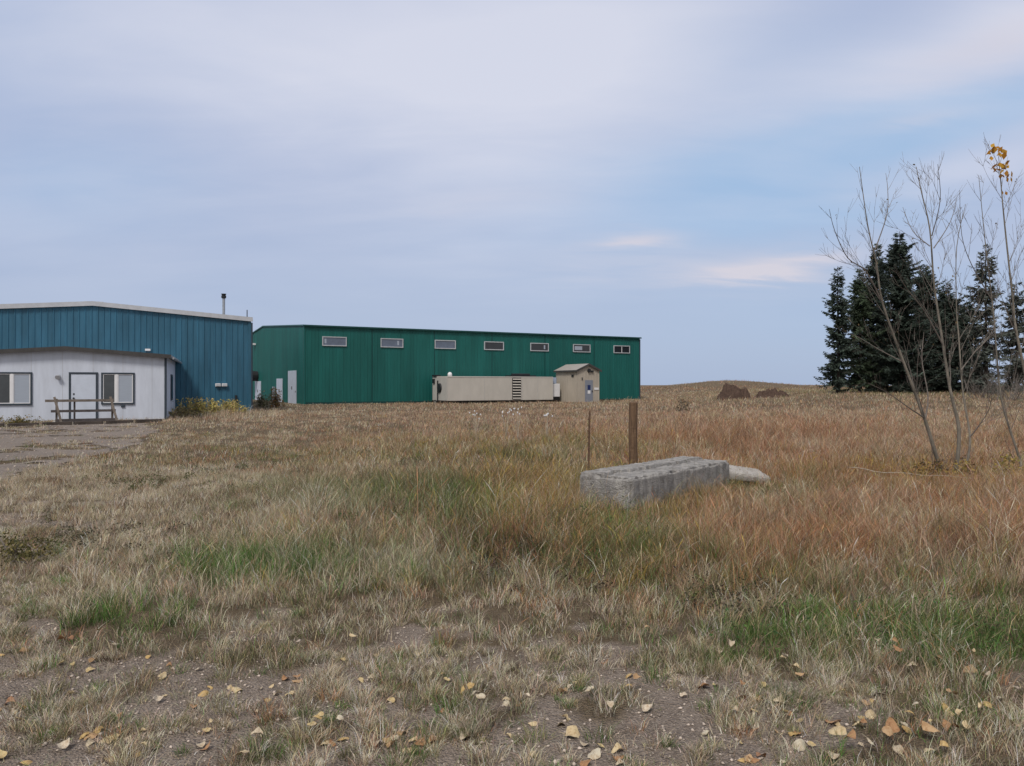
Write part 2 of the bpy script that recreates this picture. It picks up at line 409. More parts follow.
# ------------------------------------------------------------------ grass
def make_blades(tx, ty, th, tw, nb, rad, lean, weights, stalk=False, flat=.12):
    n = len(tx); rep = np.repeat(np.arange(n), nb); N = len(rep)
    r = rad[rep]*np.sqrt(rng.random(N)); a = rng.random(N)*2*np.pi
    bx = tx[rep] + r*np.cos(a); by = ty[rep] + r*np.sin(a)
    h = th[rep]*(.45 + .75*rng.random(N)); w = tw[rep]*(.6+.8*rng.random(N))
    ln = (lean*(.35+.9*rng.random(N)))*h
    fl = rng.random(N) < flat; ln[fl] = h[fl]*1.1; hh = h.copy(); hh[fl] *= .25
    la = a + rng.normal(0, 1.3, N)
    dx = np.cos(la)*ln + .03*h; dy = np.sin(la)*ln
    wa = rng.random(N)*np.pi; wx = np.cos(wa)*w/2; wy = np.sin(wa)*w/2
    bz = height(bx, by)
    # colour: one kind per blade, tuft-biased
    cw = np.cumsum(weights[rep], 1); tuft_u = rng.random(n)[rep]
    u = np.where(rng.random(N) < .6, tuft_u, rng.random(N)); k = (u[:,None] > cw).sum(1).clip(0, 9)
    c = PAL[k]*np.exp(rng.normal(0, .36, (N,1)))*(1+.07*rng.normal(size=(N,3)))
    c = 1.10*c*(.58+.84*rng.random(n)[rep][:,None])
    c = np.clip(c, .01, .8)
    def P3(fx, fz): return bx+dx*fx, by+dy*fx, bz-.01+hh*fz
    if not stalk:
        V = np.empty((N,5,3))
        x,y,z = P3(0,0); V[:,0] = np.stack([x-wx,y-wy,z],1); V[:,1] = np.stack([x+wx,y+wy,z],1)
        x,y,z = P3(.35,.6); V[:,2] = np.stack([x-wx*.75,y-wy*.75,z],1); V[:,3] = np.stack([x+wx*.75,y+wy*.75,z],1)
        x,y,z = P3(1,1-.12*rng.random(N)); V[:,4] = np.stack([x,y,z],1)
        b = np.arange(N)*5
        fs = [np.stack([b,b+1,b+3,b+2],1), np.stack([b+2,b+3,b+4],1)]
        C = np.repeat(c, 5, 0)
    else:
        V = np.empty((N,7,3)); s = .45
        x,y,z = P3(0,0); V[:,0] = np.stack([x-wx*s,y-wy*s,z],1); V[:,1] = np.stack([x+wx*s,y+wy*s,z],1)
        x,y,z = P3(.5,.76); V[:,2] = np.stack([x-wx*s,y-wy*s,z],1); V[:,3] = np.stack([x+wx*s,y+wy*s,z],1)
        x,y,z = P3(.75,.88); V[:,4] = np.stack([x-wx*1.3,y-wy*1.3,z],1); V[:,5] = np.stack([x+wx*1.3,y+wy*1.3,z],1)
        x,y,z = P3(1.05,1.0); V[:,6] = np.stack([x,y,z],1)
        b = np.arange(N)*7
        fs = [np.stack([b,b+1,b+3,b+2],1), np.stack([b+2,b+3,b+5,b+4],1), np.stack([b+4,b+5,b+6],1)]
        C = np.repeat(c, 7, 0)
    return V.reshape(-1,3), fs, C

VV, FF4, FF3, CC = [], [], [], []; nv = 0
def push(V, fs, C):
    global nv
    VV.append(V); CC.append(C)
    for f in fs: (FF4 if f.shape[1] == 4 else FF3).append(f + nv)
    nv += len(V)

#        D0   D1   tufts/m2 blades  rad    width
BANDS = [(2.4, 4.6, 210, 44, .05,  .0022),
         (4.6, 8,   150, 40, .07,  .0029),
         (8,   14,  90,  42, .10,  .0030),
         (14,  25,  30,  30, .17,  .0052),
         (25,  45,  9.0, 20, .30,  .0095),
         (45,  100, 3.2, 14, .62,  .018),
         (100, 175, .5,  10, 1.4,  .05)]
for D0, D1, dens, nb, rad, wid in BANDS:
    area = .70*(D1**2-D0**2) + 5*(D1-D0)
    n = int(area*dens)
    y = np.sqrt(D0**2 + rng.random(n)*(D1**2-D0**2)); x = (rng.random(n)*2-1)*(.70*y+2.5)
    px, py = pix(x, y)
    keep = rng.random(n) > np.minimum(drive_mask(x, y)*1.02, .985)
    bare = bare_mask(x, y)
    keep &= rng.random(n) > bare*.86
    keep &= (rng.random(n) < (.28 if D0 < 8 else .14) + 1.2*sstep(.28, .66, .5*fbm(x/.9+8, y/.9)+.5*fbm(x/.28+2, y/.28, 2))) & outside(x, y)
    if D0 >= 45: keep &= ~((x < -12) & (y > 74))
    x, y, px, py, bare = x[keep], y[keep], px[keep], py[keep], bare[keep]
    h = zone_height(px, py, x, y); h = h*(1-.35*bare)*(.6+.6*rng.random(len(x)))*np.where(rng.random(len(x)) < .1, 1.5, 1)
    # short worn grass at the edge of the gravel yard
    h = h*np.where(drive_mask(x, y) > .3, .5, 1)
    W = zone_weights(px, py)
    mixs = (fbm(x/2.3+31, y/2.3)-.5)
    pn = fbm(x/1.1+71, y/1.1+13, 4)-.5; pn2 = fbm(x/.7+41, y/.7+3, 3)-.5
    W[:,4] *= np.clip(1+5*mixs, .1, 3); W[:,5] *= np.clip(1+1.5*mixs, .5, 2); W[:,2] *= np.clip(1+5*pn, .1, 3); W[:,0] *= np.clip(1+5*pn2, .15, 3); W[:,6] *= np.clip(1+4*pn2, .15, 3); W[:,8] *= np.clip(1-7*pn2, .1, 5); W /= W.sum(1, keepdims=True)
    push(*make_blades(x, y, h, np.full(len(x), wid), nb, np.full(len(x), rad)*(.6+.8*rng.random(len(x))), .80, W))
    # seed stalks
    if D0 >= 7 or True:
        tall = (h > .13) & (rng.random(len(x)) < .5)
        Wk = W[tall].copy(); Wk[:,4:6] *= .15; Wk[:,2] *= 1.1; Wk /= Wk.sum(1, keepdims=True)
        push(*make_blades(x[tall], y[tall], h[tall]*1.28, np.full(tall.sum(), wid*1.1), max(3, nb//6), np.full(tall.sum(), rad*1.3), .52, Wk, True, .04))
    # low dead blades, coloured dark to imitate the shade between tufts
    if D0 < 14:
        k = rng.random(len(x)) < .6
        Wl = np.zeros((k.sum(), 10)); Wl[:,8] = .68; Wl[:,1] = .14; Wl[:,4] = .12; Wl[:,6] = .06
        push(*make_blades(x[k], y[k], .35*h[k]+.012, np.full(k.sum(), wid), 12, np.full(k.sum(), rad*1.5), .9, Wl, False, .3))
    # straw litter lying between the tufts
    if D0 < 13:
        k = rng.random(len(x)) < .5
        Wl = np.zeros((k.sum(), 10)); Wl[:,0] = .3; Wl[:,6] = .4; Wl[:,1] = .3
        push(*make_blades(x[k], y[k], np.full(k.sum(), .09), np.full(k.sum(), wid*.8), 7, np.full(k.sum(), .16), 1.6, Wl, False, 1.0))
# separate dense tufts standing on the bare ground and on the yard
n = 9000
y = np.sqrt(2.4**2 + rng.random(n)*(8.5**2-2.4**2)); x = (rng.random(n)*2-1)*(.7*y+2)
k = (bare_mask(x, y) > .3) & (fbm(x/.6+3, y/.6) > .36); x, y = x[k], y[k]
W = np.tile(np.array([.26,.16,.02,0,.10,.04,.36,0,.04,.02]), (len(x), 1)); W[rng.random(len(x)) < .22] = [.1,.2,.02,0,.34,.22,.08,0,.02,.02]
sz = .5+1.0*rng.random(len(x))**1.6
push(*make_blades(x, y, .078*sz, np.full(len(x), .0022), 80, .045*sz, .95, W))
push(*make_blades(x, y, .02+.02*sz, np.full(len(x), .003), 40, .09*sz, 1.2, W))
n = 2600
x = -34+rng.random(n)*32; y = 12.5+rng.random(n)*21; k = (drive_mask(x, y) > .3) & (fbm(x/1.3+3, y/.8) > .52); x, y = x[k], y[k]
W = np.tile(np.array([.5,.3,.02,0,.08,.02,.06,0,0,.02]), (len(x), 1))
push(*make_blades(x, y, .05+.08*rng.random(len(x)), np.full(len(x), .011), 16, np.full(len(x), .16), .9, W))
n = 9000
y = np.sqrt(2.4**2 + rng.random(n)*(8.5**2-2.4**2)); x = (rng.random(n)*2-1)*(.7*y+2)
k = bare_mask(x, y) > .2; x, y = x[k], y[k]
W = np.tile(np.array([.25,.2,.06,0,0,0,.25,0,.24,0]), (len(x), 1))
push(*make_blades(x, y, np.full(len(x), .055), np.full(len(x), .003), 3, np.full(len(x), .12), 1.3, W, False, 1.0))
V = np.concatenate(VV); C = np.concatenate(CC)
fs = [np.concatenate(FF4), np.concatenate(FF3)]
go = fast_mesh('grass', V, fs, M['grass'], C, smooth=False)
tag(go, 'dry straw, olive and red brown grass covering the field', 'grass', kind='stuff')
print('grass verts', len(V))

# low broad-leaved weeds growing through the grass
wc, ws, wcol = [], [], []
for px_, py_, sx, sy, n_, col_ in ((430,495,45,10,150,(.045,.075,.03)),(450,520,50,10,160,(.05,.08,.028)),(520,545,40,12,110,(.045,.06,.03)),(600,545,40,12,80,(.07,.10,.035)),(560,565,40,14,50,(.06,.045,.035)),
                               (35,545,30,10,26,(.07,.07,.035)),(780,490,30,6,40,(.07,.09,.03)),(940,640,70,14,50,(.06,.10,.035)),(720,600,40,14,30,(.05,.045,.03)),(150,485,30,5,30,(.07,.08,.03)),(880,470,70,8,80,(.24,.17,.05)),(340,470,120,14,50,(.09,.10,.05)),(120,545,40,10,26,(.06,.055,.035))):
    for _ in range(n_):
        a_, b_ = rng.normal(px_, sx), max(400, rng.normal(py_, sy)); D_ = CAMZ*F/(b_-HY); x_ = (a_-CX)/F*D_
        k_ = 60; r_ = .04+.09*rng.random(); hh_ = r_*(.6+.7*rng.random())
        q_ = rng.normal(size=(k_,3))*np.array([r_*.6, r_*.6, hh_*.4])+np.array([x_, D_, hh_*.6]); q_[:,2] = np.abs(q_[:,2])+hz(x_, D_)
        wc.append(q_); ws.append((.008+.014*rng.random(k_))*(1+D_/22)); wcol.append(np.array(col_)*1.25*(.5+1.0*rng.random((k_,1)))*(1+.1*rng.normal(size=(k_,3))))
wc = np.concatenate(wc); ws = np.concatenate(ws); wcol = np.concatenate(wcol).clip(.01, .5)
a_ = rng.normal(size=wc.shape); a_[:,2] *= .5; a_ /= np.linalg.norm(a_, axis=1, keepdims=True); b_ = np.cross(a_, rng.normal(size=wc.shape)); b_ /= np.linalg.norm(b_, axis=1, keepdims=True)
V = np.stack([wc-a_*ws[:,None]*.6, wc+b_*ws[:,None]*.3, wc+a_*ws[:,None]*.6, wc-b_*ws[:,None]*.3], 1).reshape(-1,3)
tag(fast_mesh('ground_weeds', V, [np.arange(len(V)).reshape(-1,4)], M['bushleaf'], np.repeat(wcol, 4, 0), smooth=False), 'low dark green leafy weeds growing through the grass', 'weeds', kind='stuff')

# pebbles on the bare ground
n = 70000
y = np.sqrt(2.4**2 + rng.random(n)*(9.5**2-2.4**2)); x = (rng.random(n)*2-1)*(.7*y+2)
k = (bare_mask(x, y) > rng.random(n)*.9+.05); x, y = x[k], y[k]
n2 = 9000; yy = 12.5+rng.random(n2)*21; xx = -34+rng.random(n2)*32; k = drive_mask(xx, yy) > .5
x = np.concatenate([x, xx[k]]); y = np.concatenate([y, yy[k]])
s = .0028 + .011*rng.random(len(x))**4; s = np.where(y > 12, s*2.4, s)
octv = np.array([(1,0,0),(-1,0,0),(0,1,0),(0,-1,0),(0,0,1),(0,0,-1)], float)
octf = np.array([(0,2,4),(2,1,4),(1,3,4),(3,0,4),(2,0,5),(1,2,5),(3,1,5),(0,3,5)])
ang = rng.random(len(x))*6.28
V = octv[None]*(.7+.6*rng.random((len(x),6,1)))*np.array([1.2,.9,.6])
V = np.stack([V[...,0]*np.cos(ang)[:,None]-V[...,1]*np.sin(ang)[:,None], V[...,0]*np.sin(ang)[:,None]+V[...,1]*np.cos(ang)[:,None], V[...,2]], -1)*s[:,None,None]
V += np.stack([x, y, height(x, y)+s*.3+np.where(y > 12, .012, 0)], 1)[:,None]
Fp = (octf[None]+6*np.arange(len(x))[:,None,None]).reshape(-1,3)
C = np.repeat(np.array([.42,.36,.31])*(.5+1.0*rng.random((len(x),1))), 6, 0)
pm = foliage_mat('pebble_stone', 0, .9, .2)
tag(fast_mesh('gravel_pebbles', V.reshape(-1,3), [Fp], pm, C, smooth=False), 'small grey brown pebbles scattered over the bare ground', 'gravel', kind='stuff')

# ------------------------------------------------------------------ buildings
def siding(u0, u1, z0, top, pitch, depth, rib=.28):
    """ribbed sheet on the local x axis facing -y; top(u) gives the height"""
    us = []; u = u0
    while u < u1-1e-6:
        for du, d in ((0,0),(pitch*(1-rib),0),(pitch*(1-rib*.75),-depth),(pitch*(1-rib*.25),-depth)):
            if u+du < u1: us.append((u+du, d))
        u += pitch
    us.append((u1, 0))
    return us
def wall_sheet(mb, us, z0, top, fn):
    vs = []; fs_ = []
    for i, (u, d) in enumerate(us):
        vs.append(fn(u, d, z0)); vs.append(fn(u, d, top(u)))
    for i in range(len(us)-1): fs_.append((2*i, 2*i+2, 2*i+3, 2*i+1))
    mb.add(vs, fs_)

def gable_building(origin, ang, x0, x1, depth, eave, ridge_h, ridge_x, wall_m, roof_m, pitch, rd, name, over=0.):
    """ridge runs along local y at ridge_x; the front wall is on y=0"""
    root = empty(name, (origin[0], origin[1], 0), ang)
    sl = (ridge_h-eave)/(x1-ridge_x)
    top = lambda u: ridge_h - sl*abs(u-ridge_x)
    w = MB()
    us = siding(x0, x1, -.4, top, pitch, rd)
    us = sorted(us + [(ridge_x, 0)])
    wall_sheet(w, us, -.4, top, lambda u, d, z: (u, d, z))
    wall_sheet(w, siding(0, depth, -.4, top, pitch, rd), -.4, lambda u: top(x1), lambda u, d, z: (x1-d, u, z))
    w.add([(x0,0,-.4),(x0,0,top(x0)),(x0,depth,top(x0)),(x0,depth,-.4)], [(0,1,2,3)])
    w.add([(x0,depth,-.4),(x0,depth,top(x0)),(ridge_x,depth,ridge_h),(x1,depth,top(x1)),(x1,depth,-.4)], [(0,1,2,3,4)])
    w.build('wall', wall_m, root)
    r = MB(); t = .09; o = over
    for sx, xe in ((-1, x0), (1, x1)):
        xo = xe + sx*(.12+o); zo = top(xe) - sl*(.12+o)
        a = [(ridge_x, -.12-o, ridge_h+.015), (xo, -.12-o, zo+.015), (xo, depth+.1, zo+.015), (ridge_x, depth+.1, ridge_h+.015)]
        r.add(a + [(x, y, z+t) for x, y, z in a], [(3,2,1,0),(4,5,6,7),(0,1,5,4),(1,2,6,5),(2,3,7,6)])
    rf = r.build('roof', roof_m, root)
    return root, top, rf

# --- blue steel building
blue, btop, broof = gable_building(P, T21, -16.54, 0, 26, 5.50, 6.12, -8.27, M['blue'], M['roof_grey'], .305, .032, 'metal_building')
tag(blue, 'blue ribbed metal building with low gable roof behind the white office', 'building')
f = MB()
for a, b in ((-16.7, -8.27), (-8.27, .15)):
    za = btop(a); zb = btop(b)
    f.add([(a,-.16,za-.12),(b,-.16,zb-.12),(b,-.16,zb+.13),(a,-.16,za+.13),(a,-.122,za-.12),(b,-.122,zb-.12),(b,-.122,zb+.13),(a,-.122,za+.13)],
          [(0,1,2,3),(7,6,5,4),(0,4,5,1),(3,2,6,7),(0,3,7,4),(1,5,6,2)])
f.build('fascia', M['grey_trim'], blue)
MB().box(-.09,.06,-.075,.06,-.3,5.36).build('corner_trim', M['blue'], blue)
MB().tube([(.10,-.13,5.3),(.10,-.13,.4),(.12,-.2,.15)], .045, 8).build('downspout', M['navy_trim'], blue)
def blue_pt(px, py):   # point of the blue wall plane
    k = (px-CX)/F; t = (P[0]-k*P[1])/(math.cos(T21)-k*math.sin(T21)) * -1
    D = P[1]+t*math.sin(T21)
    return t, CAMZ+(HY-py)/F*D
for px in (218, 224.5):
    u, z = blue_pt(px, 385)
    o = MB().box(u-.15,u+.15,-.17,-.034,z-.09,z+.09).build('outlet_box', M['white'], blue, bevel=.015)
    MB().box(u-.11,u+.11,-.185,-.171,z-.06,z+.06).build('cover', M['grey_trim'], o)
u, z = blue_pt(148, 350)
MB().box(u-.14,u+.14,-.22,-.034,z-.06,z+.06).build('wall_light', M['white'], blue, bevel=.02)
u, z = blue_pt(236, 405)
MB().box(u-.06,u+.06,-.12,-.034,.2,1.0).build('conduit', M['dark'], blue)
st = MB(); st.tube([(-1.45,3.2,btop(-1.45)-.1),(-1.45,3.2,7.15)], .085, 12)
st = st.build('flue_pipe', M['galv'], broof, smooth=False)
MB().tube([(-1.45,3.2,7.02),(-1.45,3.2,7.07),(-1.45,3.2,7.2),(-1.45,3.2,7.21),(-1.45,3.2,7.32)], [.09,.15,.15,.11,.16], 12).build('flue_cap', M['dark'], broof)
MB().tube([(-.15,.6,5.5),(-.15,.6,6.12)], .028, 6).build('vent_pipe', M['dark'], broof)
MB().box(-8.75,-7.8,.25,.9,6.12,6.28).build('ridge_vent', M['galv'], broof, bevel=.03)

# --- white office annex
off, otop, oroof = gable_building(Q, T21, -8.2, 0, 8.5, 2.93, 3.23, -4.1, M['white_wall'], M['roof_grey'], 1.22, .0, 'office_annex', .12)
tag(off, 'white single storey office annex with plywood siding and low dark edged roof', 'building')
f = MB()
for a, b in ((-8.45, -4.1), (-4.1, .25)):
    za = otop(a); zb = otop(b)
    f.add([(a,-.275,za-.07),(b,-.275,zb-.07),(b,-.275,zb+.11),(a,-.275,za+.11),(a,-.242,za-.07),(b,-.242,zb-.07),(b,-.242,zb+.11),(a,-.242,za+.11)],
          [(0,1,2,3),(7,6,5,4),(0,4,5,1),(3,2,6,7),(0,3,7,4),(1,5,6,2)])
f.build('fascia', M['brown_trim'], off)
b = MB()
for u in np.arange(-7.9, -.1, 1.22): b.box(u-.008,u+.008,-.006,-.001,0,otop(u)-.02)
b.build('seam_batten', M['grey_trim'], off)
MB().box(-.05,.05,-.04,.04,0,2.90).build('corner_trim', M['navy_trim'], off)
MB().tube([(.33,-.2,2.86),(.33,8.3,2.86)], .06, 8).build('gutter', M['galv'], off)
def off_u(px):
    k = (px-CX)/F
    return -(Q[0]-k*Q[1])/(math.cos(T21)-k*math.sin(T21))
def off_z(px, py): return CAMZ+(HY-py)/F*(Q[1]+off_u(px)*math.sin(T21))
def slider(u0, u1, z0, z1, first):
    fr = MB(); t = .05
    fr.box(u0-.07,u1+.07,-.05,-.004,z1,z1+.07); fr.box(u0-.07,u1+.07,-.06,-.004,z0-.07,z0)
    fr.box(u0-.07,u0,-.05,-.004,z0,z1); fr.box(u1,u1+.07,-.05,-.004,z0,z1)
    fo = fr.build('window', M['navy_trim'], off)
    um = u0+(u1-u0)*.45
    s_ = MB(); s_.box(um-.05,um+.05,-.045,-.004,z0,z1)
    for a, b_ in ((u0,um-.05),(um+.05,u1)):
        s_.box(a,a+.035,-.03,-.004,z0,z1); s_.box(b_-.035,b_,-.03,-.004,z0,z1)
        s_.box(a+.035,b_-.035,-.03,-.004,z0,z0+.035); s_.box(a+.035,b_-.035,-.03,-.004,z1-.035,z1)
    s_.build('sash_frame', M['white'], fo)
    MB().box(u0+.035,um-.085,-.012,-.003,z0+.035,z1-.035).build('screen_pane', M['glass_screen'], fo)
    MB().box(um+.085,u1-.035,-.012,-.003,z0+.035,z1-.035).build('blind_pane', M['blind'], fo)
z0, z1 = .78, 2.10
slider(off_u(103), off_u(133), z0, z1, 0)
slider(off_u(0)-.12, off_u(30.5), z0, z1, 1)
u0, u1 = off_u(71), off_u(96)
fr = MB(); fr.box(u0-.08,u0,-.05,-.004,0,2.1); fr.box(u1,u1+.08,-.05,-.004,0,2.1); fr.box(u0-.08,u1+.08,-.055,-.004,2.1,2.18)
fr.build('door_frame', M['navy_trim'], off)
d = MB().box(u0+.006,u1-.006,-.035,-.003,.04,2.09).build('door', M['white_door'], off)
k = MB().tube([(u0+.12,-.035,1.0),(u0+.12,-.11,1.0)], [.03,.045], 10); k.build('handle', M['dark'], d)
MB().box(u0+.09,u0+.15,-.045,-.036,1.15,1.23).build('lock', M['dark'], d)
u = off_u(58.5); z = off_z(58.5, 377.5)
l = MB().box(u-.06,u+.06,-.10,-.003,z-.05,z+.12).build('wall_light', M['dark'], off, bevel=.02)
MB().tube([(u,-.10,z+.05),(u,-.2,z)], [.09,.11], 10).build('lamp_head', M['grey_trim'], l)
u = off_u(123); z = off_z(123, 406)
MB().box(u-.08,u+.08,-.06,-.003,z-.06,z+.06).build('dryer_vent', M['navy_trim'], off, bevel=.02)
wo = MB().box(.004,.05,3.9,5.3,.8,2.15).build('window', M['navy_trim'], off)
MB().box(.05,.056,4.0,5.2,.9,2.05).build('pane', M['glass_dark'], wo)

# --- green steel building : long eave wall on y=0, ridge along local x
gr = empty('warehouse', (A[0], A[1], 0), T29)
tag(gr, 'long green metal warehouse with a row of seven small high windows', 'building')
GL, GW, GE, GR = 35.4, 33.8, 6.55, 7.60
rt = lambda v: GR-(GR-GE)*abs(v-GW/2)/(GW/2)
w = MB()
wall_sheet(w, siding(0, GL, -.5, None, .305, .022), -.5, lambda u: GE, lambda u, d, z: (u, d, z))
us = sorted(siding(0, GW, -.5, None, .305, .022) + [(GW/2, 0)])
wall_sheet(w, us, -.5, rt, lambda u, d, z: (d, u, z))
w.add([(GL,0,-.5),(GL,0,GE),(GL,GW/2,GR),(GL,GW,GE),(GL,GW,-.5)], [(4,3,2,1,0)])
w.add([(0,GW,-.5),(0,GW,GE),(GL,GW,GE),(GL,GW,-.5)], [(3,2,1,0)])
w.build('wall', M['green'], gr)
r = MB()
for v0, z0, v1, z1 in ((-.15, GE-.01, GW/2, GR), (GW+.15, GE-.01, GW/2, GR)):
    a = [(-.1,v0,z0+.012),(GL+.1,v0,z0+.012),(GL+.1,v1,z1+.012),(-.1,v1,z1+.012)]
    r.add(a+[(x,y,z+.1) for x,y,z in a], [(3,2,1,0),(4,5,6,7),(0,1,5,4),(1,2,6,5),(2,3,7,6),(3,0,4,7)])
r.build('roof', M['roof_green'], gr)
for u in np.arange(5.9, GL-1, 5.9): MB().box(u-.03, u+.03, -.032, -.0235, -.2, GE-.05).build('panel_seam', M['dark_green'], gr)
MB().box(.1, GL-.1, -.035, -.0235, -.3, .16).build('base_flashing', M['dark_green'], gr)
MB().box(-.1,GL+.1,-.18,-.152,GE-.04,GE+.06).build('eave_trim', M['dark_green'], gr)
MB().box(-.05,.09,-.05,.09,-.3,GE-.12).build('corner_trim', M['green'], gr)
MB().box(GL-.09,GL+.04,-.05,.09,-.3,GE-.12).build('corner_trim', M['navy_trim'], gr)
def gr_u(px):
    k = (px-CX)/F
    return (k*A[1]-A[0])/(math.cos(T29)-k*math.sin(T29))
for i, (a, b_) in enumerate(((322.5,346),(381,402.5),(435,455),(484,503.5),(531,547.5),(573.5,589.5),(614.5,628.5))):
    u0, u1 = gr_u(a), gr_u(b_); uc = (u0+u1)/2; hw = 1.05
    u0, u1 = uc-hw, uc+hw; z0, z1 = 4.92, 5.72
    fr = MB(); t = .075
    fr.box(u0,u1,-.08,.0,z1-t,z1); fr.box(u0,u1,-.09,.0,z0,z0+t); fr.box(u0,u0+t,-.08,.0,z0+t,z1-t); fr.box(u1-t,u1,-.08,.0,z0+t,z1-t)
    fo = fr.build('window', M['grey_trim'], gr)
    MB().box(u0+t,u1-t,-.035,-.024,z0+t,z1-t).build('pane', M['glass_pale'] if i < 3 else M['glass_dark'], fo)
    if i in (0, 1, 4, 5):
        s0 = u0+.2 if i in (0,5) else u1-.55
        MB().box(s0,s0+(.9 if i == 5 else .16),-.042,-.0355,z0+.22,z1-.2).build('paper', M['blind'], fo)
    if i == 6: MB().box(uc-.03,uc+.03,-.06,-.0355,z0+t,z1-t).build('mullion', M['white'], fo)
def gable_door(v0, v1, z1, nm, lab):
    d = MB().box(-.09,-.025,v0,v1,-.1,z1).build('door', M['white_door'], gr, bevel=.01); d['label'] = lab
    vc = (v0+v1)/2
    MB().box(-.10,-.091,vc-.16,vc+.16,z1*.42,z1*.42+.28).build('door_window', M['glass_dark'], d)
    MB().box(-.115,-.091,v0+.1,v0+.2,.95,1.1).build('handle', M['dark'], d)
gable_door(2.5, 5.5, 2.86, 'door', 'tall white overhead door nearest the building corner')
gable_door(7.9, 10.3, 2.2, 'door', 'lower white double door in the middle of the end wall')
gable_door(18.0, 21.0, 2.0, 'door', 'far white door below the dark round fan')
MB().box(-.2,-.025,11.2,11.7,-.1,1.45).build('utility_panel', M['galv'], gr)
fan = MB().tube([(-.025,19.9,2.55),(-.9,19.9,2.55),(-1.0,19.9,2.5)], [.52,.56,.5], 14).build('exhaust_fan', M['dark'], gr)
MB().tube([(-.93,19.9,2.54),(-1.03,19.9,2.5)], [.3,.25], 10).build('fan_hub', M['galv'], fan)
MB().box(-.35,-.025,20.9,21.5,5.9,6.1).build('wall_light', M['white'], gr)

# --- generator enclosure
ge = empty('generator', (GEN[0], GEN[1], 0), T29)
tag(ge, 'long tan generator enclosure on a dark skid before the green wall', 'generator')
zb, zt = .22, 2.36
MB().box(0,10.8,.0,3.2,zb,zt).build('housing', M['tan'], ge, bevel=.03)
MB().box(-.015,.0-.002,.05,3.15,zb+.03,zt-.04).build('end_panel', M['tan_end'], ge)
b = MB()
for x in (0.02, 3.6, 6.2, 7.5, 9.1, 10.74): b.box(x-.02,x+.02,-.018,-.002,zb+.03,zt-.03)
b.box(.05,10.75,-.022,-.003,zt-.08,zt-.02); b.build('panel_rib', M['tan_end'], ge)
MB().box(-.1,10.9,.15,3.05,-.15,zb-.01).build('skid', M['black'], ge)
s = MB()
for i in range(8):
    z = zb+.14+i*.245
    s.add([(6.45,-.02,z+.1),(7.3,-.02,z+.1),(7.3,-.11,z),(6.45,-.11,z)], [(0,1,2,3)])
    s.add([(6.45,-.115,z),(7.3,-.115,z),(7.3,-.115,z+.035),(6.45,-.115,z+.035)], [(0,1,2,3)])
lv = MB().box(6.42,7.33,-.012,-.003,zb+.08,zt-.10).build('louvre_opening', M['black'], ge)
s.build('louvre_blade', M['tan'], lv)
# end details: round radiator fan with vertical pipe, control box
fan = MB().tube([(-.016,1.5,1.35),(-.14,1.5,1.35)], [.42,.38], 14).build('fan_grille', M['dark'], ge)
MB().tube([(-.09,1.85,zb),(-.09,1.85,2.0)], .05, 8).build('exhaust_pipe', M['dark'], ge)
MB().box(-.12,-.016,2.6,2.95,1.75,2.15).build('control_box', M['dark'], ge)
MB().tube([(.85,1.3,zt),(.85,1.3,zt+.22),(.85,1.3,zt+.32),(.85,1.3,zt+.38)], [.2,.2,.15,.05], 14).build('roof_cowl', M['white'], ge, smooth=True)
MB().box(-.1,.35,2.2,3.1,zt+.002,zt+.14).build('roof_hatch', M['dark'], ge)
x = MB(); x.box(6.9,9.4,.8,2.2,zt+.002,zt+.13); x.tube([(7.2,1.5,zt+.2),(9.1,1.5,zt+.2)], .11, 10); x.build('exhaust_silencer', M['dark'], ge)
MB().box(10.83,11.7,.25,1.3,.5,1.72).build('control_cabinet', M['white'], ge, bevel=.03)
MB().box(10.83,11.35,.3,1.2,1.74,2.3).build('fuel_housing', M['pale_blue'], ge, bevel=.03)
MB().box(10.85,11.6,.3,1.25,-.1,.48).build('cabinet_stand', M['black'], ge)

# --- tan shed
sh = empty('utility_shed', (SHED[0], SHED[1], 0), T29)
tag(sh, 'small tan gable roofed utility shed with grey door beside the generator', 'shed')
W_, D_, E_, R_ = 2.5, 3.6, 2.98, 3.52
tp = lambda u: R_-(R_-E_)*abs(u-W_/2)/(W_/2)
w = MB()
wall_sheet(w, sorted(siding(0, W_, -.3, None, .31, .018)+[(W_/2,0)]), -.3, tp, lambda u, d, z: (u, d, z))
wall_sheet(w, siding(0, D_, -.3, None, .31, .018), -.3, lambda u: E_, lambda u, d, z: (d, D_-u, z))
w.add([(W_,0,-.3),(W_,D_,-.3),(W_,D_,E_),(W_,0,E_)], [(0,1,2,3)])
w.add([(0,D_,-.3),(0,D_,E_),(W_/2,D_,R_),(W_,D_,E_),(W_,D_,-.3)], [(0,1,2,3,4)])
w.build('wall', M['shed'], sh)
r = MB()
for sx in (-1, 1):
    xe = W_/2+sx*(W_/2+.16); ze = R_-(R_-E_)*(W_/2+.16)/(W_/2)
    a = [(W_/2,-.14,R_+.01),(xe,-.14,ze+.01),(xe,D_+.14,ze+.01),(W_/2,D_+.14,R_+.01)]
    r.add(a+[(x,y,z+.05) for x,y,z in a], [(0,1,2,3),(7,6,5,4),(0,4,5,1),(1,5,6,2),(2,6,7,3)])
r.build('roof', M['tan_roof'], sh)
f = MB()
for sx in (-1, 1):
    xe = W_/2+sx*(W_/2+.17); ze = R_-(R_-E_)*(W_/2+.17)/(W_/2)
    f.add([(W_/2,-.17,R_-.12),(xe,-.17,ze-.12),(xe,-.17,ze+.07),(W_/2,-.17,R_+.07),(W_/2,-.142,R_-.12),(xe,-.142,ze-.12),(xe,-.142,ze+.07),(W_/2,-.142,R_+.07)],
          [(0,1,2,3),(7,6,5,4),(0,4,5,1),(1,5,6,2),(2,6,7,3)])
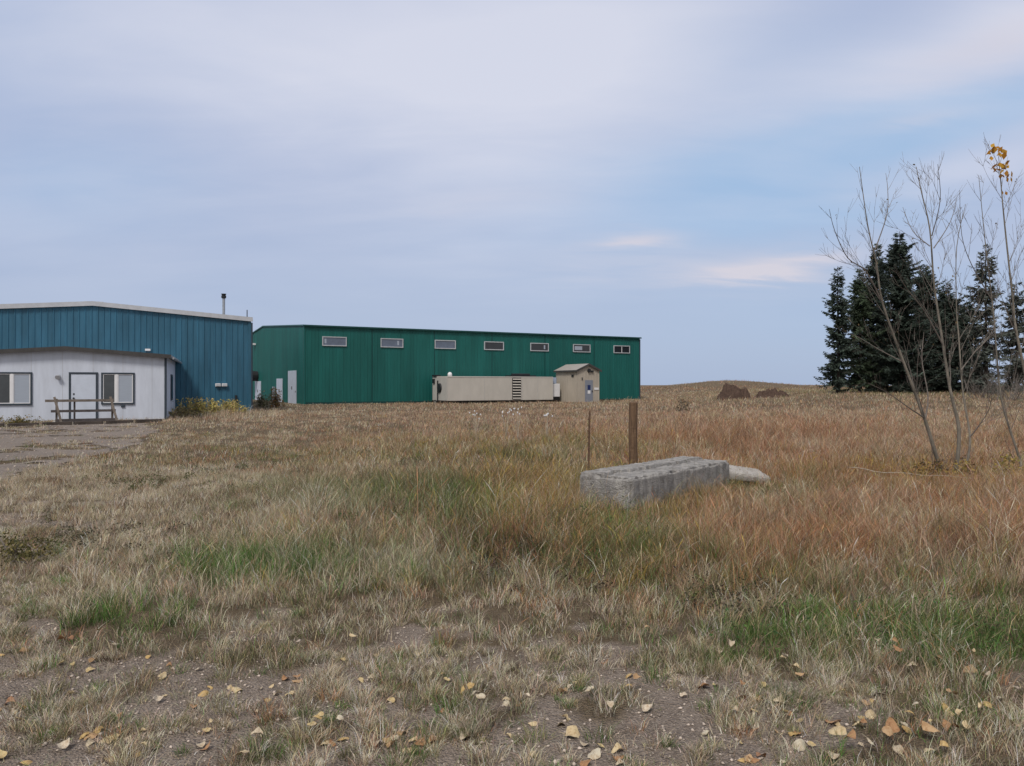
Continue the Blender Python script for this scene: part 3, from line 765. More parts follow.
f.box(-.2,-.165,-.14,D_+.14,E_-.17,E_-.02)
f.build('fascia', M['brown_trim'], sh)
d = MB().box(.85,1.72,-.055,-.02,0,2.05).build('door', M['grey_door'], sh)
MB().box(.78,.845,-.05,-.02,0,2.12).build('door_frame', M['shed'], sh)
MB().box(1.13,1.45,-.066,-.056,1.15,1.6).build('door_window', M['blue_sign'], d)
MB().box(1.14,1.44,-.066,-.056,.80,1.10).build('notice', M['white'], d)
MB().box(1.62,1.68,-.09,-.056,.95,1.1).build('handle', M['dark'], d)
MB().box(1.9,2.4,-.05,-.02,1.15,1.36).build('notice_plate', M['white'], sh)
v = MB().tube([(W_/2+.05,-.02,2.93),(W_/2+.05,-.14,2.93)], [.19,.17], 12).build('gable_vent', M['dark'], sh)
MB().box(1.55,1.75,-.14,-.02,2.78,2.95).build('gable_light', M['dark'], sh)
MB().box(-.06,-.02,.5,.85,2.35,2.55).build('side_vent', M['dark'], sh)
MB().box(.5,.6,-.06,-.02,2.05,2.3).build('switch_box', M['brown_trim'], sh)

# ------------------------------------------------------------------ yard objects near the office
def yard(px, D): return ((px-CX)/F*D, D)
rx0, ry0 = yard(45, 30.6); rx1, ry1 = yard(113.5, 31.9)
ra = math.atan2(ry1-ry0, rx1-rx0); rl = math.hypot(rx1-rx0, ry1-ry0)
rr = empty('wooden_railing', (rx0, ry0, hz(rx0, ry0)), ra)
tag(rr, 'weathered three rail wooden railing standing before the office door', 'railing')
MB().bar((0,0,.97),(rl,0,.97),.09,.10).build('top_rail', M['wood'], rr)
MB().bar((.2,-.06,.55),(rl+.08,-.06,.55),.05,.10).build('middle_rail', M['darkwood'], rr)
MB().bar((.35,-.12,.17),(rl+.15,-.12,.17),.05,.13).build('bottom_rail', M['darkwood'], rr)
for u in (.42, 2.42):
    MB().bar((u-.02,.06,-.05),(u-.02,.06,1.05),.08,.08).build('post', M['wood'], rr)
    MB().bar((u-.1,.0,1.12),(u+.16,-.2,0),.09,.05).build('slanted_brace', M['wood'], rr)
for u in (1.03,):
    MB().bar((u,.1,-.05),(u,.1,.95),.07,.07).build('post', M['darkwood'], rr)
dsx, dsy = yard(78, 31.9)
o = MB().box(-.85,.85,-.55,.45,-.1,.12).build('door_step', M['concrete_step'], bevel=.02)
o.location = (dsx, dsy, hz(dsx, dsy)); o.rotation_euler.z = T21
tag(o, 'low pale concrete step in front of the white office door', 'step')
# edging timbers laid end to end along the yard
tim = None; p0 = Vector((*yard(-30, 28.6), 0)); p1 = Vector((*yard(163, 33.0), 0))
labs = ['leftmost dark timber of the edging in front of the office window', 'dark edging timber left of the wooden railing', 'dark edging timber under the left half of the wooden railing',
        'dark edging timber in front of the pale door step', 'dark edging timber below the right office window', 'dark edging timber nearest the blue building']
nT = 6; L_ = (p1-p0).length/nT
for i in range(nT):
    c = p0 + (p1-p0)*((i+.5)/nT)
    if tim is None:
        tim = MB().box(-L_/2+.06,L_/2-.06,-.09,.09,-.06,.14).build('edging_timber', M['timber'], bevel=.015); o = tim
        e = MB().box(L_/2-.058,L_/2-.04,-.085,.085,-.05,.13).build('sawn_end', M['timber_end'], tim)
        e2 = e
    else:
        o = tim.copy(); COL.objects.link(o); e2 = e.copy(); COL.objects.link(e2); e2.parent = o
    o.location = (c.x, c.y, hz(c.x, c.y)); o.rotation_euler.z = math.atan2(p1.y-p0.y, p1.x-p0.x)+random.uniform(-.04,.04)
    tag(o, labs[i], 'timber', 'edging timbers between the gravel yard and the office')

# ------------------------------------------------------------------ concrete block, slab, posts
def rough_box(name, lx, ly, lz, step, amp, chip, m, groove=False, seed=0):
    nx, ny, nz_ = (max(2, int(l/step)) for l in (lx, ly, lz))
    mb = MB(); idx = {}
    def vid(i, j, k):
        key = (i,j,k)
        if key not in idx:
            p = Vector((i/nx*lx, j/ny*ly, k/nz_*lz))
            d = sorted([min(p.x, lx-p.x), min(p.y, ly-p.y), min(p.z, lz-p.z)])
            c = Vector((lx/2, ly/2, lz/2)); q = p.copy()
            nn = mn.noise(p*9+Vector((seed,0,0))); n4 = mn.noise(p*3.1+Vector((0,seed,0))); n5 = mn.noise(p*24)
            # faces are rough, edges are worn and chipped
            edge = max(0, 1-d[1]/(.035+.03*(n4+.5)))
            e = edge*edge*(chip*(.45+.9*max(0, n4)+.5*max(0, nn)))
            dirc = Vector((0 if min(p.x,lx-p.x) > .12 else (c.x-p.x), 0 if min(p.y,ly-p.y) > .12 else (c.y-p.y), 0 if min(p.z,lz-p.z) > .12 else (c.z-p.z)))
            sg = Vector((np.sign(dirc.x), np.sign(dirc.y), np.sign(dirc.z)))
            q += sg*e + Vector((nn, n4, n5))*amp + Vector((n5, nn, n5))*.006
            if groove and k == nz_:
                t = p.y - ly*(.52 + .07*mn.noise(Vector((p.x*1.3,0,3))) + .03*nn)
                if abs(t) < .018+.03*abs(n4): q.z -= .06*(.5+abs(nn))
                elif t > 0: q.z += .03+.012*n4
                else: q.z += .012*n4+.01*nn
            idx[key] = len(mb.v); mb.v.append(tuple(q))
        return idx[key]
    for i in range(nx):
        for j in range(ny):
            mb.f.append((vid(i,j,0),vid(i,j+1,0),vid(i+1,j+1,0),vid(i+1,j,0))); mb.f.append((vid(i,j,nz_),vid(i+1,j,nz_),vid(i+1,j+1,nz_),vid(i,j+1,nz_)))
    for i in range(nx):
        for k in range(nz_):
            mb.f.append((vid(i,0,k),vid(i+1,0,k),vid(i+1,0,k+1),vid(i,0,k+1))); mb.f.append((vid(i+1,ny,k),vid(i,ny,k),vid(i,ny,k+1),vid(i+1,ny,k+1)))
    for j in range(ny):
        for k in range(nz_):
            mb.f.append((vid(0,j+1,k),vid(0,j,k),vid(0,j,k+1),vid(0,j+1,k+1))); mb.f.append((vid(nx,j,k),vid(nx,j+1,k),vid(nx,j+1,k+1),vid(nx,j,k+1)))
    return mb.build(name, m)
bk = rough_box('concrete_block', 3.0, .83, .62, .022, .006, .045, M['concrete'], True, 3)
bk.location = (BLK[0], BLK[1], .40-.62); bk.rotation_euler = (0, 0, BLK_A)
tag(bk, 'long weathered grey concrete block with a grooved top lying in the grass', 'concrete block')
sb = rough_box('concrete_slab', .74, .55, .13, .022, .010, .02, M['slab'], False, 8)
sb.location = (3.42, 12.15, .10); sb.rotation_euler = (math.radians(9), math.radians(8), math.radians(8))
tag(sb, 'pale broken concrete slab tilted against the end of the concrete block', 'concrete slab')
D = 13.2; p = at(633, 402, D)
mb = MB(); pts = []; 
for i in range(13): pts.append((.006*math.sin(i*1.7), .006*math.cos(i*2.3), -.3+(p.z+.3)*i/12))
po = MB().tube([(0,0,-.3),(.004,0,.3),(-.004,.003,.7),(.002,0,p.z-.012),(.002,0,p.z)], [.078,.078,.077,.076,.070], 9).build('fence_post', M['post'])
po.location = (p.x, p.y, 0); po.rotation_euler = (math.radians(1.2), math.radians(-.6), .4)
tag(po, 'thick brown wooden post standing behind the concrete block', 'post')
p = at(589, 411, 13.0)
s = MB(); s.bar((-.016,0,-.3),(.012,.01,p.z),.034,.006); s.bar((-.016,.012,-.3),(.012,.022,p.z),.006,.028)
for i in range(10): s.box(-.022,.002,-.01,-.003,.1+i*.1,.13+i*.1)
so = s.build('steel_stake', M['rust']); so.location = (p.x, p.y, 0)
tag(so, 'thin rusty steel stake left of the thick wooden post', 'stake')
db = MB(); pts = [];
for i in range(15):
    t = i/14; pxx = 848+126*t; pyy = 465+9.5*t**.7; DD = 1.4*F/(pyy-HY)
    q = at(pxx, pyy, DD); pts.append((q.x, q.y, hz(q.x, q.y)+.20+.012*math.sin(i*1.3)))
db.tube(pts, [.008-.0003*i for i in range(15)], 6)
tag(db.build('fallen_branch', M['deadbranch'], smooth=True), 'long thin pale dead branch lying in grass below the bare saplings', 'branch')

# ------------------------------------------------------------------ dirt heaps
def heap(name, px, D, w, d, bumps, lab, seed):
    x0, y0 = yard(px, D); n = 64; k = 40; mb = MB()
    for j in range(k+1):
        for i in range(n+1):
            x = (i/n-.5)*w; y = (j/k-.5)*d; z = 0
            q = Vector((x*1.3+seed, y*1.3, seed))
            for bx, by, bh, bw in bumps:
                rr_ = math.hypot(x-bx, (y-by)*.8)/(bw*(1+.35*mn.noise(q*1.7)))
                z = max(z, bh*max(0, 1-rr_**2.0))
            z *= .72+.3*mn.noise(q*1.9+Vector((4,1,0)))+.28
            z += (.20*mn.noise(q*2.3)+.22*abs(mn.noise(q*4.7))+.10*mn.noise(q*9)+.06*mn.noise(q*19))*min(1, z*2.5)
            mb.v.append((x, y, z-.12 if z > .03 else -.3))
    for j in range(k):
        for i in range(n):
            a = j*(n+1)+i; mb.f.append((a, a+1, a+n+2, a+n+1))
    o = mb.build(name, M['dirt']); o.location = (x0, y0, hz(x0, y0))
    return tag(o, lab, 'dirt heap', 'brown dirt heaps in the field')
heap('dirt_heap', 734, 66, 3.0, 2.6, [(-.35,0,1.35,.95),(.3,.2,1.0,.9),(.8,0,.95,.6),(-1.0,-.2,.5,.5)], 'taller dark brown dirt heap with two humps out in the field', 2.1)
heap('dirt_heap', 772, 66, 3.2, 2.4, [(-.8,0,.6,.7),(0,.1,.75,.9),(.8,-.1,.6,.7)], 'lower wide heap of brown dirt right of the taller heap', 7.7)

# ------------------------------------------------------------------ leaf clouds and bushes
def leaf_cloud(cent, size, cols, n_dir=None):
    n = len(cent); a = rng.normal(size=(n,3)); a /= np.linalg.norm(a, axis=1, keepdims=True)
    b = np.cross(a, rng.normal(size=(n,3))); b /= np.linalg.norm(b, axis=1, keepdims=True)
    s = size[:,None]; V = np.stack([cent-a*s*.5, cent+b*s*.3, cent+a*s*.5, cent-b*s*.3], 1)
    f = np.arange(n*4).reshape(n,4)
    return V.reshape(-1,3), f, np.repeat(cols, 4, 0)
def bush(px, D, w, h, cols, n, lab, dpt=.8, size=.09, name='weed_bush'):
    x0, y0 = yard(px, D); root = empty(name, (x0, y0, hz(x0, y0)))
    tag(root, lab, 'bush', None)
    st = MB(); cent = []
    ns = max(10, int(w*h*16))
    for i in range(ns):
        bx, by = random.gauss(0, w*.2), random.gauss(0, dpt*.25)
        hh = h*random.uniform(.4, 1.05)*(1-.5*(abs(bx)/(w*.5))**2 if abs(bx) < w*.5 else .4)
        tx, ty = bx+random.gauss(0, .14), by+random.gauss(0, .12)
        pts = [(bx*.8, by*.8, -.05), ((bx+tx)/2, (by+ty)/2, hh*.5), (tx, ty, hh)]
        st.tube(pts, [.012,.009,.004], 4)
        for k in range(n//ns):
            t = random.random()**.7
            cent.append((bx*.8+(tx-bx*.8)*t+random.gauss(0,.07), by*.8+(ty-by*.8)*t+random.gauss(0,.07), max(.02, hh*t+random.gauss(0,.04))))
    st.build('stems', M['twig'], root)
    cent = np.array(cent); k = rng.integers(0, len(cols), len(cent))
    c = np.array(cols)[k]*(.6+.8*rng.random((len(cent),1)))
    V, f, C = leaf_cloud(cent, size*(.6+.8*rng.random(len(cent))), c)
    fast_mesh('foliage', V, [f], M['bushleaf'], C, root, False)
    return root
YG = [(.56,.48,.16),(.42,.39,.13),(.62,.48,.24),(.30,.27,.10)]
bush(199, 40.6, 3.4, 1.0, YG, 2600, 'wide yellow green weed bush against the middle of the blue wall')
bush(229, 43.0, 2.4, .85, YG, 1500, 'low yellow green weed bush near the right corner of the blue wall')
bush(180, 37.8, 1.5, .55, [(.30,.24,.12),(.18,.16,.07)], 500, 'dry tan weed clump at the corner of the white office')
bush(275, 55, 1.1, 1.6, [(.34,.17,.06),(.25,.15,.06),(.18,.14,.05)], 600, 'orange leaved shrub in front of the white doors of the green warehouse', .7, .12)
bush(261, 52, 1.3, 1.2, [(.16,.15,.07),(.3,.28,.2),(.10,.10,.05)], 500, 'pale leafed weed bush just right of the blue corner', .7, .12)
bush(15, 30.2, 2.6, .40, [(.2,.17,.06),(.12,.12,.05),(.27,.2,.1)], 800, 'low green brown weeds growing under the left office window', .6, .07)
bush(683, 44, .9, .9, [(.06,.06,.035),(.10,.07,.04)], 260, 'small dark dried dock plant alone in the field', .5, .08, 'dock_plant')
bush(966, 13.0, 1.2, .45, [(.36,.27,.07),(.24,.21,.08),(.22,.14,.06),(.16,.11,.06)], 700, 'yellowing weeds around the feet of the middle bare saplings', .7, .05)
bush(22, 6.9, .62, .24, [(.12,.11,.04),(.20,.17,.07),(.08,.08,.03)], 900, 'low dark green weed at the left edge of the bare ground', .5, .03)

bush(928, 13.3, 1.1, .4, [(.34,.24,.07),(.24,.18,.07),(.2,.13,.05),(.14,.10,.06)], 600, 'golden brown weeds around the foot of the leftmost bare sapling', .6, .05)
bush(1012, 13.4, .9, .5, [(.36,.26,.08),(.26,.23,.07)], 600, 'golden brown weeds at the foot of the bare sapling near the right edge', .6, .05)
# thistles with pale heads
lb = ['dried thistle with white fluffy heads, leftmost in the field of red grass', 'dried thistle with white fluffy heads left of the wooden post', 'tall dried thistle with pale heads nearest the thin stake', 'short dried thistle with pale heads beside a taller one']
for i, (px, py, D, h) in enumerate(((476,443,24,.75),(506,441,23,.85),(518,446,22,.95),(547,447,21.5,.75))):
    x0, y0 = yard(px, D); r_ = empty('thistle', (x0, y0, hz(x0, y0)))
    tag(r_, lb[i], 'thistle', 'dried thistles in the field')
    st = MB(); hds = []
    for k in range(7):
        a = random.random()*6.28; t = Vector((math.cos(a)*.34*random.random(), math.sin(a)*.3*random.random(), h*random.uniform(.7,1.05)))
        st.tube([(0,0,0), t*.5+Vector((0,0,.06)), t], [.005,.004,.003], 4)
        hd = MB(); hds.append(hd); hd.tube([t-Vector((0,0,.012)), t+Vector((0,0,.015)), t+Vector((0,0,.04))], [.008,.022,.010], 7)
    st.build('stem', M['deadbranch'], r_); [q.build('seed_head', M['white'], r_) for q in hds]

# ------------------------------------------------------------------ spruces
def spruce(px, top, base, hw, D, sparse, tint, lab, seed, bare=.06):
    R = random.Random(seed); x0, y0 = yard(px, D); g0 = hz(x0, y0)
    H = CAMZ+(HY-top)/F*D-g0; Rm = hw/F*D
    root = empty('spruce_tree', (x0, y0, g0))
    tag(root, lab, 'spruce tree', 'spruce trees beyond the field')
    MB().tube([(0,0,-.3),(.03,0,H*.3),(0,.03,H*.7),(0,0,H)], [.035*Rm+.13,.12,.07,.02], 8).build('trunk', M['sprucebark'], root)
    Vs = []; Cs = []; br = MB(); z = H*bare
    lean = R.uniform(0, 6.28)
    while z < H*.985:
        f = (H-z)/H; n = 5 if f > .1 else 3
        prof = (f**.68 if f > .25 else f**.68*(.55+1.8*f))*(1-.25*max(0, .12-(1-f))/.12)
        for b in range(n):
            if R.random() < sparse*.45: continue
            a = R.random()*6.28; L = Rm*prof*R.uniform(.5,1.2)*(.85+.85*mn.noise(Vector((math.cos(a)*1.1, math.sin(a)*1.1, z*.7+seed*7))))+.14
            if R.random() < .14: L *= 1.3
            up = .55*(1-f)+R.uniform(-.1,.12); dr = R.uniform(.45,.95)*f
            c = np.array(tint)*R.uniform(.55,1.5)
            pr = None; zz = z+R.uniform(-.12,.12)
            ns = max(3, int(L/.13)); pts = []
            for k in range(ns+1):
                t = k/ns
                pts.append((math.cos(a)*L*t, math.sin(a)*L*t, zz+L*(up*t - dr*t + .5*f*t**3)))
            br.tube([pts[0], pts[ns//2], pts[-1]], [.03*f+.012,.02*f+.008,.006], 3, False)
            for k in range(1, ns+1):
                t = k/ns; p_ = np.array(pts[k])
                for sd in (-1, 1, 0, -1.3, 1.3):
                    if R.random() < sparse*.55: continue
                    sl = (.24+.42*(1-t)*min(1, L))*R.uniform(.6,1.35)
                    aa = a+sd*R.uniform(.7,1.15)
                    dv = np.array((math.cos(aa), math.sin(aa), R.uniform(-.95,.05) if sd else R.uniform(-.2,.3)))
                    dv = dv/np.linalg.norm(dv)*sl
                    wv = np.cross(dv, np.array((R.gauss(0,1), R.gauss(0,1), R.gauss(0,1)))); wv = wv/np.linalg.norm(wv)*sl*R.uniform(.09,.19)
                    Vs.append((p_, p_+dv*.5+wv, p_+dv, p_+dv*.5-wv)); Cs.append(c*R.uniform(.7,1.35))
        z += R.uniform(.14,.30)*(1+.3*sparse)*(.6+.5*f)
    V = np.array(Vs).reshape(-1,3); f_ = np.arange(len(V)).reshape(-1,4)
    br.build('branches', M['sprucebark'], root)
    fast_mesh('crown', V, [f_], M['needle'], np.repeat(np.clip(np.array(Cs), .004, .3), 4, 0), root, False)
DG = (.043,.060,.049); MG = (.050,.072,.044); GG = (.072,.084,.073)
spruce(838, 266, 392, 25, 70, .45, DG, 'slim dark spruce at the left end of the group, apart from the others', 1, .10)
spruce(860, 268, 392, 30, 72, .2, MG, 'second spruce from the left, narrow and dense with a green tint', 2, .09)
spruce(877, 243, 392, 34, 75, .3, DG, 'dark spruce just left of and behind the tallest spruce', 3, .04)
spruce(900, 231, 392, 50, 71, .12, DG, 'tallest and widest dark spruce in the middle of the group', 4, .03)
spruce(924, 264, 392, 46, 75, .15, DG, 'dense dark spruce right behind the tallest spruce', 5, .03)
spruce(947, 284, 392, 40, 73, .2, DG, 'shorter dark spruce behind the thin middle saplings', 6, .03)
spruce(967, 300, 392, 34, 76, .3, DG, 'short spruce left of the sparse grey spruce', 7, .03)
spruce(986, 243, 394, 36, 66, .75, GG, 'sparse grey spruce with sky showing between its branches', 8, .05)
spruce(1017, 282, 394, 36, 72, .6, GG, 'sparse spruce at the right edge of the photo', 9, .05)
spruce(1050, 262, 394, 34, 75, .4, GG, 'spruce cut by the right edge, only branch tips showing', 10, .05)

# ------------------------------------------------------------------ bare trees
def grow(mb, R, p, d, L, r, lvl, tips, up=.35):
    n = 5; pts = [p]; rad = [r]; q = p.copy(); dd = d.copy()
    for i in range(n):
        dd = (dd + Vector((R.gauss(0,.035), R.gauss(0,.035), up*.18))).normalized()
        q = q + dd*L/n; pts.append(q.copy()); rad.append(max(.0018, r*(1-(i+1)/n*.8)))
    mb.tube(pts, rad, 4 if r > .008 else 3, False); tips.append(q.copy())
    if lvl > 0:
        for k in range(R.randint(3,4) if lvl > 1 else R.randint(1,3)):
            i = R.randint(1, n-1); base = pts[i]
            ax = (pts[i+1]-pts[i]).normalized()
            sd = Vector((R.gauss(0,1), R.gauss(0,1), R.gauss(0,.3))); sd = (sd-ax*sd.dot(ax)).normalized()
            nd = (ax*R.uniform(.8,1.05)+sd*R.uniform(.35,.65)).normalized()
            grow(mb, R, base, nd, L*R.uniform(.35,.6), max(.003, rad[i]*.55), lvl-1, tips, up)
def stemline(px_pts, D, d_jit, base):
    out = []
    for i, (a, b_) in enumerate(px_pts):
        out.append(at(a, b_, D+d_jit*i/(len(px_pts)-1)) - base)
    return out
def smooth_line(pts, k=4):
    out = []
    for i in range(len(pts)-1):
        p0, p1, p2, p3 = pts[max(i-1,0)], pts[i], pts[i+1], pts[min(i+2,len(pts)-1)]
        for j in range(k):
            t = j/k
            out.append(.5*((2*p1)+(p2-p0)*t+(2*p0-5*p1+4*p2-p3)*t*t+(3*p1-p0-3*p2+p3)*t**3))
    out.append(pts[-1]); return out
def bare_tree(name, lab, D, stems, seed, leaves=None):
    R = random.Random(seed)
    b0 = at(stems[0][0][0][0], stems[0][0][0][1], D); base = Vector((b0.x, D, hz(b0.x, D)))
    root = empty(name, base); tag(root, lab, 'bare tree', 'bare saplings on the right')
    tips = []; bm = MB()
    for pts_px, dj, r0, r1, nb, main in stems:
        pts = smooth_line(stemline(pts_px, D if main else D+dj*.3, dj, base))
        if main: pts[0].z = min(pts[0].z, -.1)
        r0 *= .70; r1 *= .75; nb = int(nb*1.05)
        n = len(pts); rad = [r0+(r1-r0)*(i/(n-1))**.8 for i in range(n)]
        if main: MB().tube(pts, rad, 8, False).build('trunk', M['bark'], root, smooth=True)
        else: bm.tube(pts, rad, 6, False)
        for k in range(nb):
            t = (.28 if main else .15)+(.7 if main else .8)*(k+R.random())/nb; i = min(n-2, int(t*(n-1)))
            ax = (pts[i+1]-pts[i]).normalized(); az = R.random()*6.28
            sd = Vector((math.cos(az), math.sin(az)*.8, 0)); sd = (sd-ax*sd.dot(ax)).normalized()
            nd = (ax*R.uniform(.85,1.1)+sd*R.uniform(.35,.65)).normalized()
            L = (1.4*(1-t)+.42)*R.uniform(.55,1.1)*(1 if main else .6)
            grow(bm, R, pts[i], nd, L, max(.0045, rad[i]*.36), 2 if L > .55 else 1, tips)
        if main:
            for k in range(5):
                a = R.random()*6.28
                grow(bm, R, Vector((R.gauss(0,.1), R.gauss(0,.1), -.02))+pts[0], Vector((math.cos(a)*.5, math.sin(a)*.5, 1)).normalized(), R.uniform(.4,1.0), .006, 1, tips)
    bm.build('branches', M['twig'], root)
    lf = []; cs = []
    for t in tips:
        if R.random() < .05: lf.append(t); cs.append((.16,.12,.06))
    sizes = [.05]*len(lf)
    if leaves:
        for a, b_, s in leaves:
            q = at(a, b_, D+leaves_dz)-base; 
            for _ in range(3): lf.append(q+Vector((R.gauss(0,.05), R.gauss(0,.08), R.gauss(0,.05)))); cs.append(R.choice([(.50,.27,.035),(.42,.20,.03),(.55,.33,.05)])); sizes.append(s*1.15)
    if lf:
        V, f, C = leaf_cloud(np.array(lf), np.array(sizes)*1.0, np.array(cs))
        fast_mesh('leaves', V, [f], M['leaf'], C, root, False)
    return root
leaves_dz = 0
bare_tree('bare_sapling', 'leftmost bare sapling leaning left, forked low in the grass', 13.6, [
    ([(942,470),(936.5,457),(925,420),(905,366),(883,304),(876.6,264),(867.7,224),(859.7,166.6)], -.5, .058, .006, 17, True),
    ([(925,420),(928,396),(922,360),(924,332)], .5, .024, .005, 4, False),
    ([(881,300),(866,271),(848,258),(835,231),(829.5,209)], -.9, .020, .004, 6, False),
    ([(875,250),(887,215),(888,190),(886,173)], .8, .016, .004, 5, False),
    ([(923,417),(905,405),(888,393),(868,383)], -.8, .018, .004, 5, False),
    ([(903,362),(880,350),(860,338),(848,333)], .5, .016, .004, 5, False)], 21)
bare_tree('bare_sapling', 'middle bare sapling with the straightest trunk, in front of the spruces', 13.4, [
    ([(956.5,468),(958.8,428.6),(950,388.7),(941,331),(934,282),(930,229),(921,189),(916.6,166.6)], .5, .052, .006, 18, True),
    ([(943,345),(925,312),(908,290),(895,270)], -.6, .020, .004, 6, False),
    ([(930,246),(913,231),(903,207)], .6, .014, .004, 4, False),
    ([(932,236),(940.5,200),(938,164)], -.5, .014, .004, 5, False),
    ([(934,248),(950.5,222),(957,198)], .6, .014, .004, 4, False)], 22)
bare_tree('bare_sapling', 'thin bare sapling just right of the straightest one, forked near the ground', 13.2, [
    ([(966,468),(970,437.5),(963,393),(959,340),(956.5,304),(957,246.5),(966,204)], .7, .034, .005, 14, True),
    ([(970,437),(980,424),(988,411),(992,398)], -.4, .018, .005, 4, False),
    ([(961,370),(975,352),(990,335),(1000,310)], .6, .015, .004, 5, False)], 23)
bare_tree('bare_sapling', 'bare sapling leaning left near the right edge, rising to the sparse spruce', 13.8, [
    ([(1021,466),(1019,457),(1001,397),(994,318),(985,238),(979,175)], .6, .040, .005, 16, True),
    ([(992,300),(972,265),(962,235),(960,190)], -.5, .014, .004, 5, False)], 24)
bare_tree('bare_sapling', 'tall bare sapling with a few orange leaves at its tip, on the right edge', 12.9, [
    ([(1044,476),(1035,420),(1017,335),(1013,300),(1005,225),(1001,180),(999,156)], 0, .046, .005, 15, True)], 25,
    [(994,151,.11),(998,149,.12),(1002,152,.10),(999,157,.12),(997,160,.10),(997,168,.11),(1000,170,.12),(1003,167,.10),(1006,164,.12),(1009,163,.09),(1008,176,.11),(1011,177,.09),(1000,174,.10),(1004,193,.07),(996,153,.1)])
# grey twiggy shrubs beyond
def twig_shrub(px, D, w, h, lab, seed):
    R = random.Random(seed); x0, y0 = yard(px, D); root_p = Vector((x0, y0, hz(x0, y0)))
    mb = MB(); tips = []
    for i in range(26):
        a = R.random()*6.28
        grow(mb, R, Vector((R.gauss(0,w*.2), R.gauss(0,.4), -.1)), Vector((math.cos(a)*.7, math.sin(a)*.7, 1)).normalized(), h*R.uniform(.6,1), .022, 2, tips, .1)
    o = mb.build('bare_shrub', M['twig']); o.location = root_p
    tag(o, lab, 'shrub', 'leafless shrubs under the spruces')
twig_shrub(985, 58, 2.6, 2.4, 'grey leafless shrub under the sparse grey spruce', 5)
twig_shrub(1014, 56, 2.4, 2.8, 'grey leafless shrub at the right edge below the spruces', 6)

# ------------------------------------------------------------------ fallen leaves
def leaf_mesh(name, col, seed):
    """broad aspen leaf with a pointed tip, curled and cupped differently each time"""
    R = random.Random(seed); mb = MB(); n = 16; rings = 4
    cu = R.uniform(.5, 1.5)*R.choice((1, 1, -1)); be = R.uniform(-.9, .9); tw = R.uniform(-.8, .8); asym = R.uniform(-.2, .2)
    def P_(r, a):
        ca, sa = math.cos(a), math.sin(a)
        e = .5*(1+.14*max(0, ca)**8*2.2-.16*max(0, -ca)**6+.05*math.sin(5*a+seed)+.03*math.sin(11*a))
        x = r*e*ca*1.05; y = r*e*sa*(.92+asym*ca)
        z = .02+cu*y*y+be*x*x+tw*x*y+.10*mn.noise(Vector((x*3+seed*3, y*3, seed)))+.05*mn.noise(Vector((x*8, y*8, seed)))
        return (x, y, z+.12)
    mb.v.append(P_(0, 0))
    for r in range(1, rings+1):
        for k in range(n): mb.v.append(P_(r/rings, 2*math.pi*k/n))
    for k in range(n): mb.f.append((0, 1+k, 1+(k+1) % n))
    for r in range(rings-1):
        for k in range(n):
            a = 1+r*n+k; b_ = 1+r*n+(k+1) % n; mb.f.append((a, a+n, b_+n, b_))
    q = Vector(P_(1, math.pi)); mb.tube([q, q+Vector((-.2,.03,-.03)), q+Vector((-.5,.1,-.08))], .014, 4)
    c2 = tuple(v*k for v, k in zip(col, (.62,.5,.4)))
    return mb.build(name, mat('leaf_blade', col, .65, .22, 3.5, spec=.2, c2=c2, thr=(.3,.55)), smooth=True)
KL = {0: ('pale cream yellow leaf fallen on the gravel and grass in the foreground', 'pale fallen leaves'),
      1: ('orange tan leaf fallen on the gravel and grass in the foreground', 'orange tan fallen leaves'),
      2: ('greyish white leaf showing its underside in the foreground', 'greyish white fallen leaves')}
LC = {0: [(.52,.42,.23),(.56,.46,.29),(.50,.36,.16)], 1: [(.36,.21,.11),(.44,.30,.17),(.30,.17,.10)], 2: [(.54,.49,.38),(.50,.43,.32),(.58,.52,.42)]}
protos = {k: [leaf_mesh('fallen_leaf', v[i % 3], 10*k+i+1) for i in range(5)] for k, v in LC.items()}
used = set()
spots = [(238,690,0,1.3),(278,694,2,.9),(162,678,0,1),(10,704,1,1.1),(26,708,0,.8),(66,750,2,1.3),(93,737,1,1.2),(148,752,2,1.2),(127,743,2,.8),(143,733,0,.7),(258,752,2,1),(111,763,0,1.2),(116,648,2,.9),(62,652,1,1.1),(68,656,1,1),
         (326,743,0,1.1),(342,740,0,1),(392,747,1,1),(408,751,0,1.1),(420,745,1,1.2),(433,743,1,1.2),(465,740,2,1.2),(476,700,2,1),(480,708,2,1),(505,703,2,.9),(298,680,1,1.1),(292,693,0,.8),(360,680,0,.9),(362,692,1,.9),(372,678,2,.8),
         (704,693,1,1.6),(740,704,1,1.5),(757,706,0,1.1),(780,706,2,1.2),(685,702,2,.8),(735,715,2,.9),(839,690,0,1.4),(879,697,2,1.1),(838,733,0,1.7),(832,725,1,1.4),(871,717,0,1.5),(892,745,1,1.4),(887,748,1,1.2),(910,728,0,1),(928,743,1,1.5),(951,733,1,1.8),(930,755,0,1.3),
         (972,681,1,1.5),(985,690,2,1.2),(985,712,0,1.3),(878,650,2,1.1),(860,651,2,1),(795,675,0,1),(784,667,2,.9),(800,748,2,1.7),(793,735,0,1.2),(760,760,1,1),(572,735,0,1.5),(610,720,2,1),(594,756,2,1.4),(628,693,0,.9),(636,692,1,1),(563,693,1,1.2),(588,696,2,1.1),(572,683,0,1.1),(572,688,2,1),(526,711,2,.9),(595,660,2,.9),(604,664,1,.9),(660,655,1,1.1),(705,735,2,1),(850,752,1,1.2),(870,752,2,1.1),(968,735,0,1.2),(1000,705,2,1),(1012,735,0,1.3)]
R = random.Random(99)
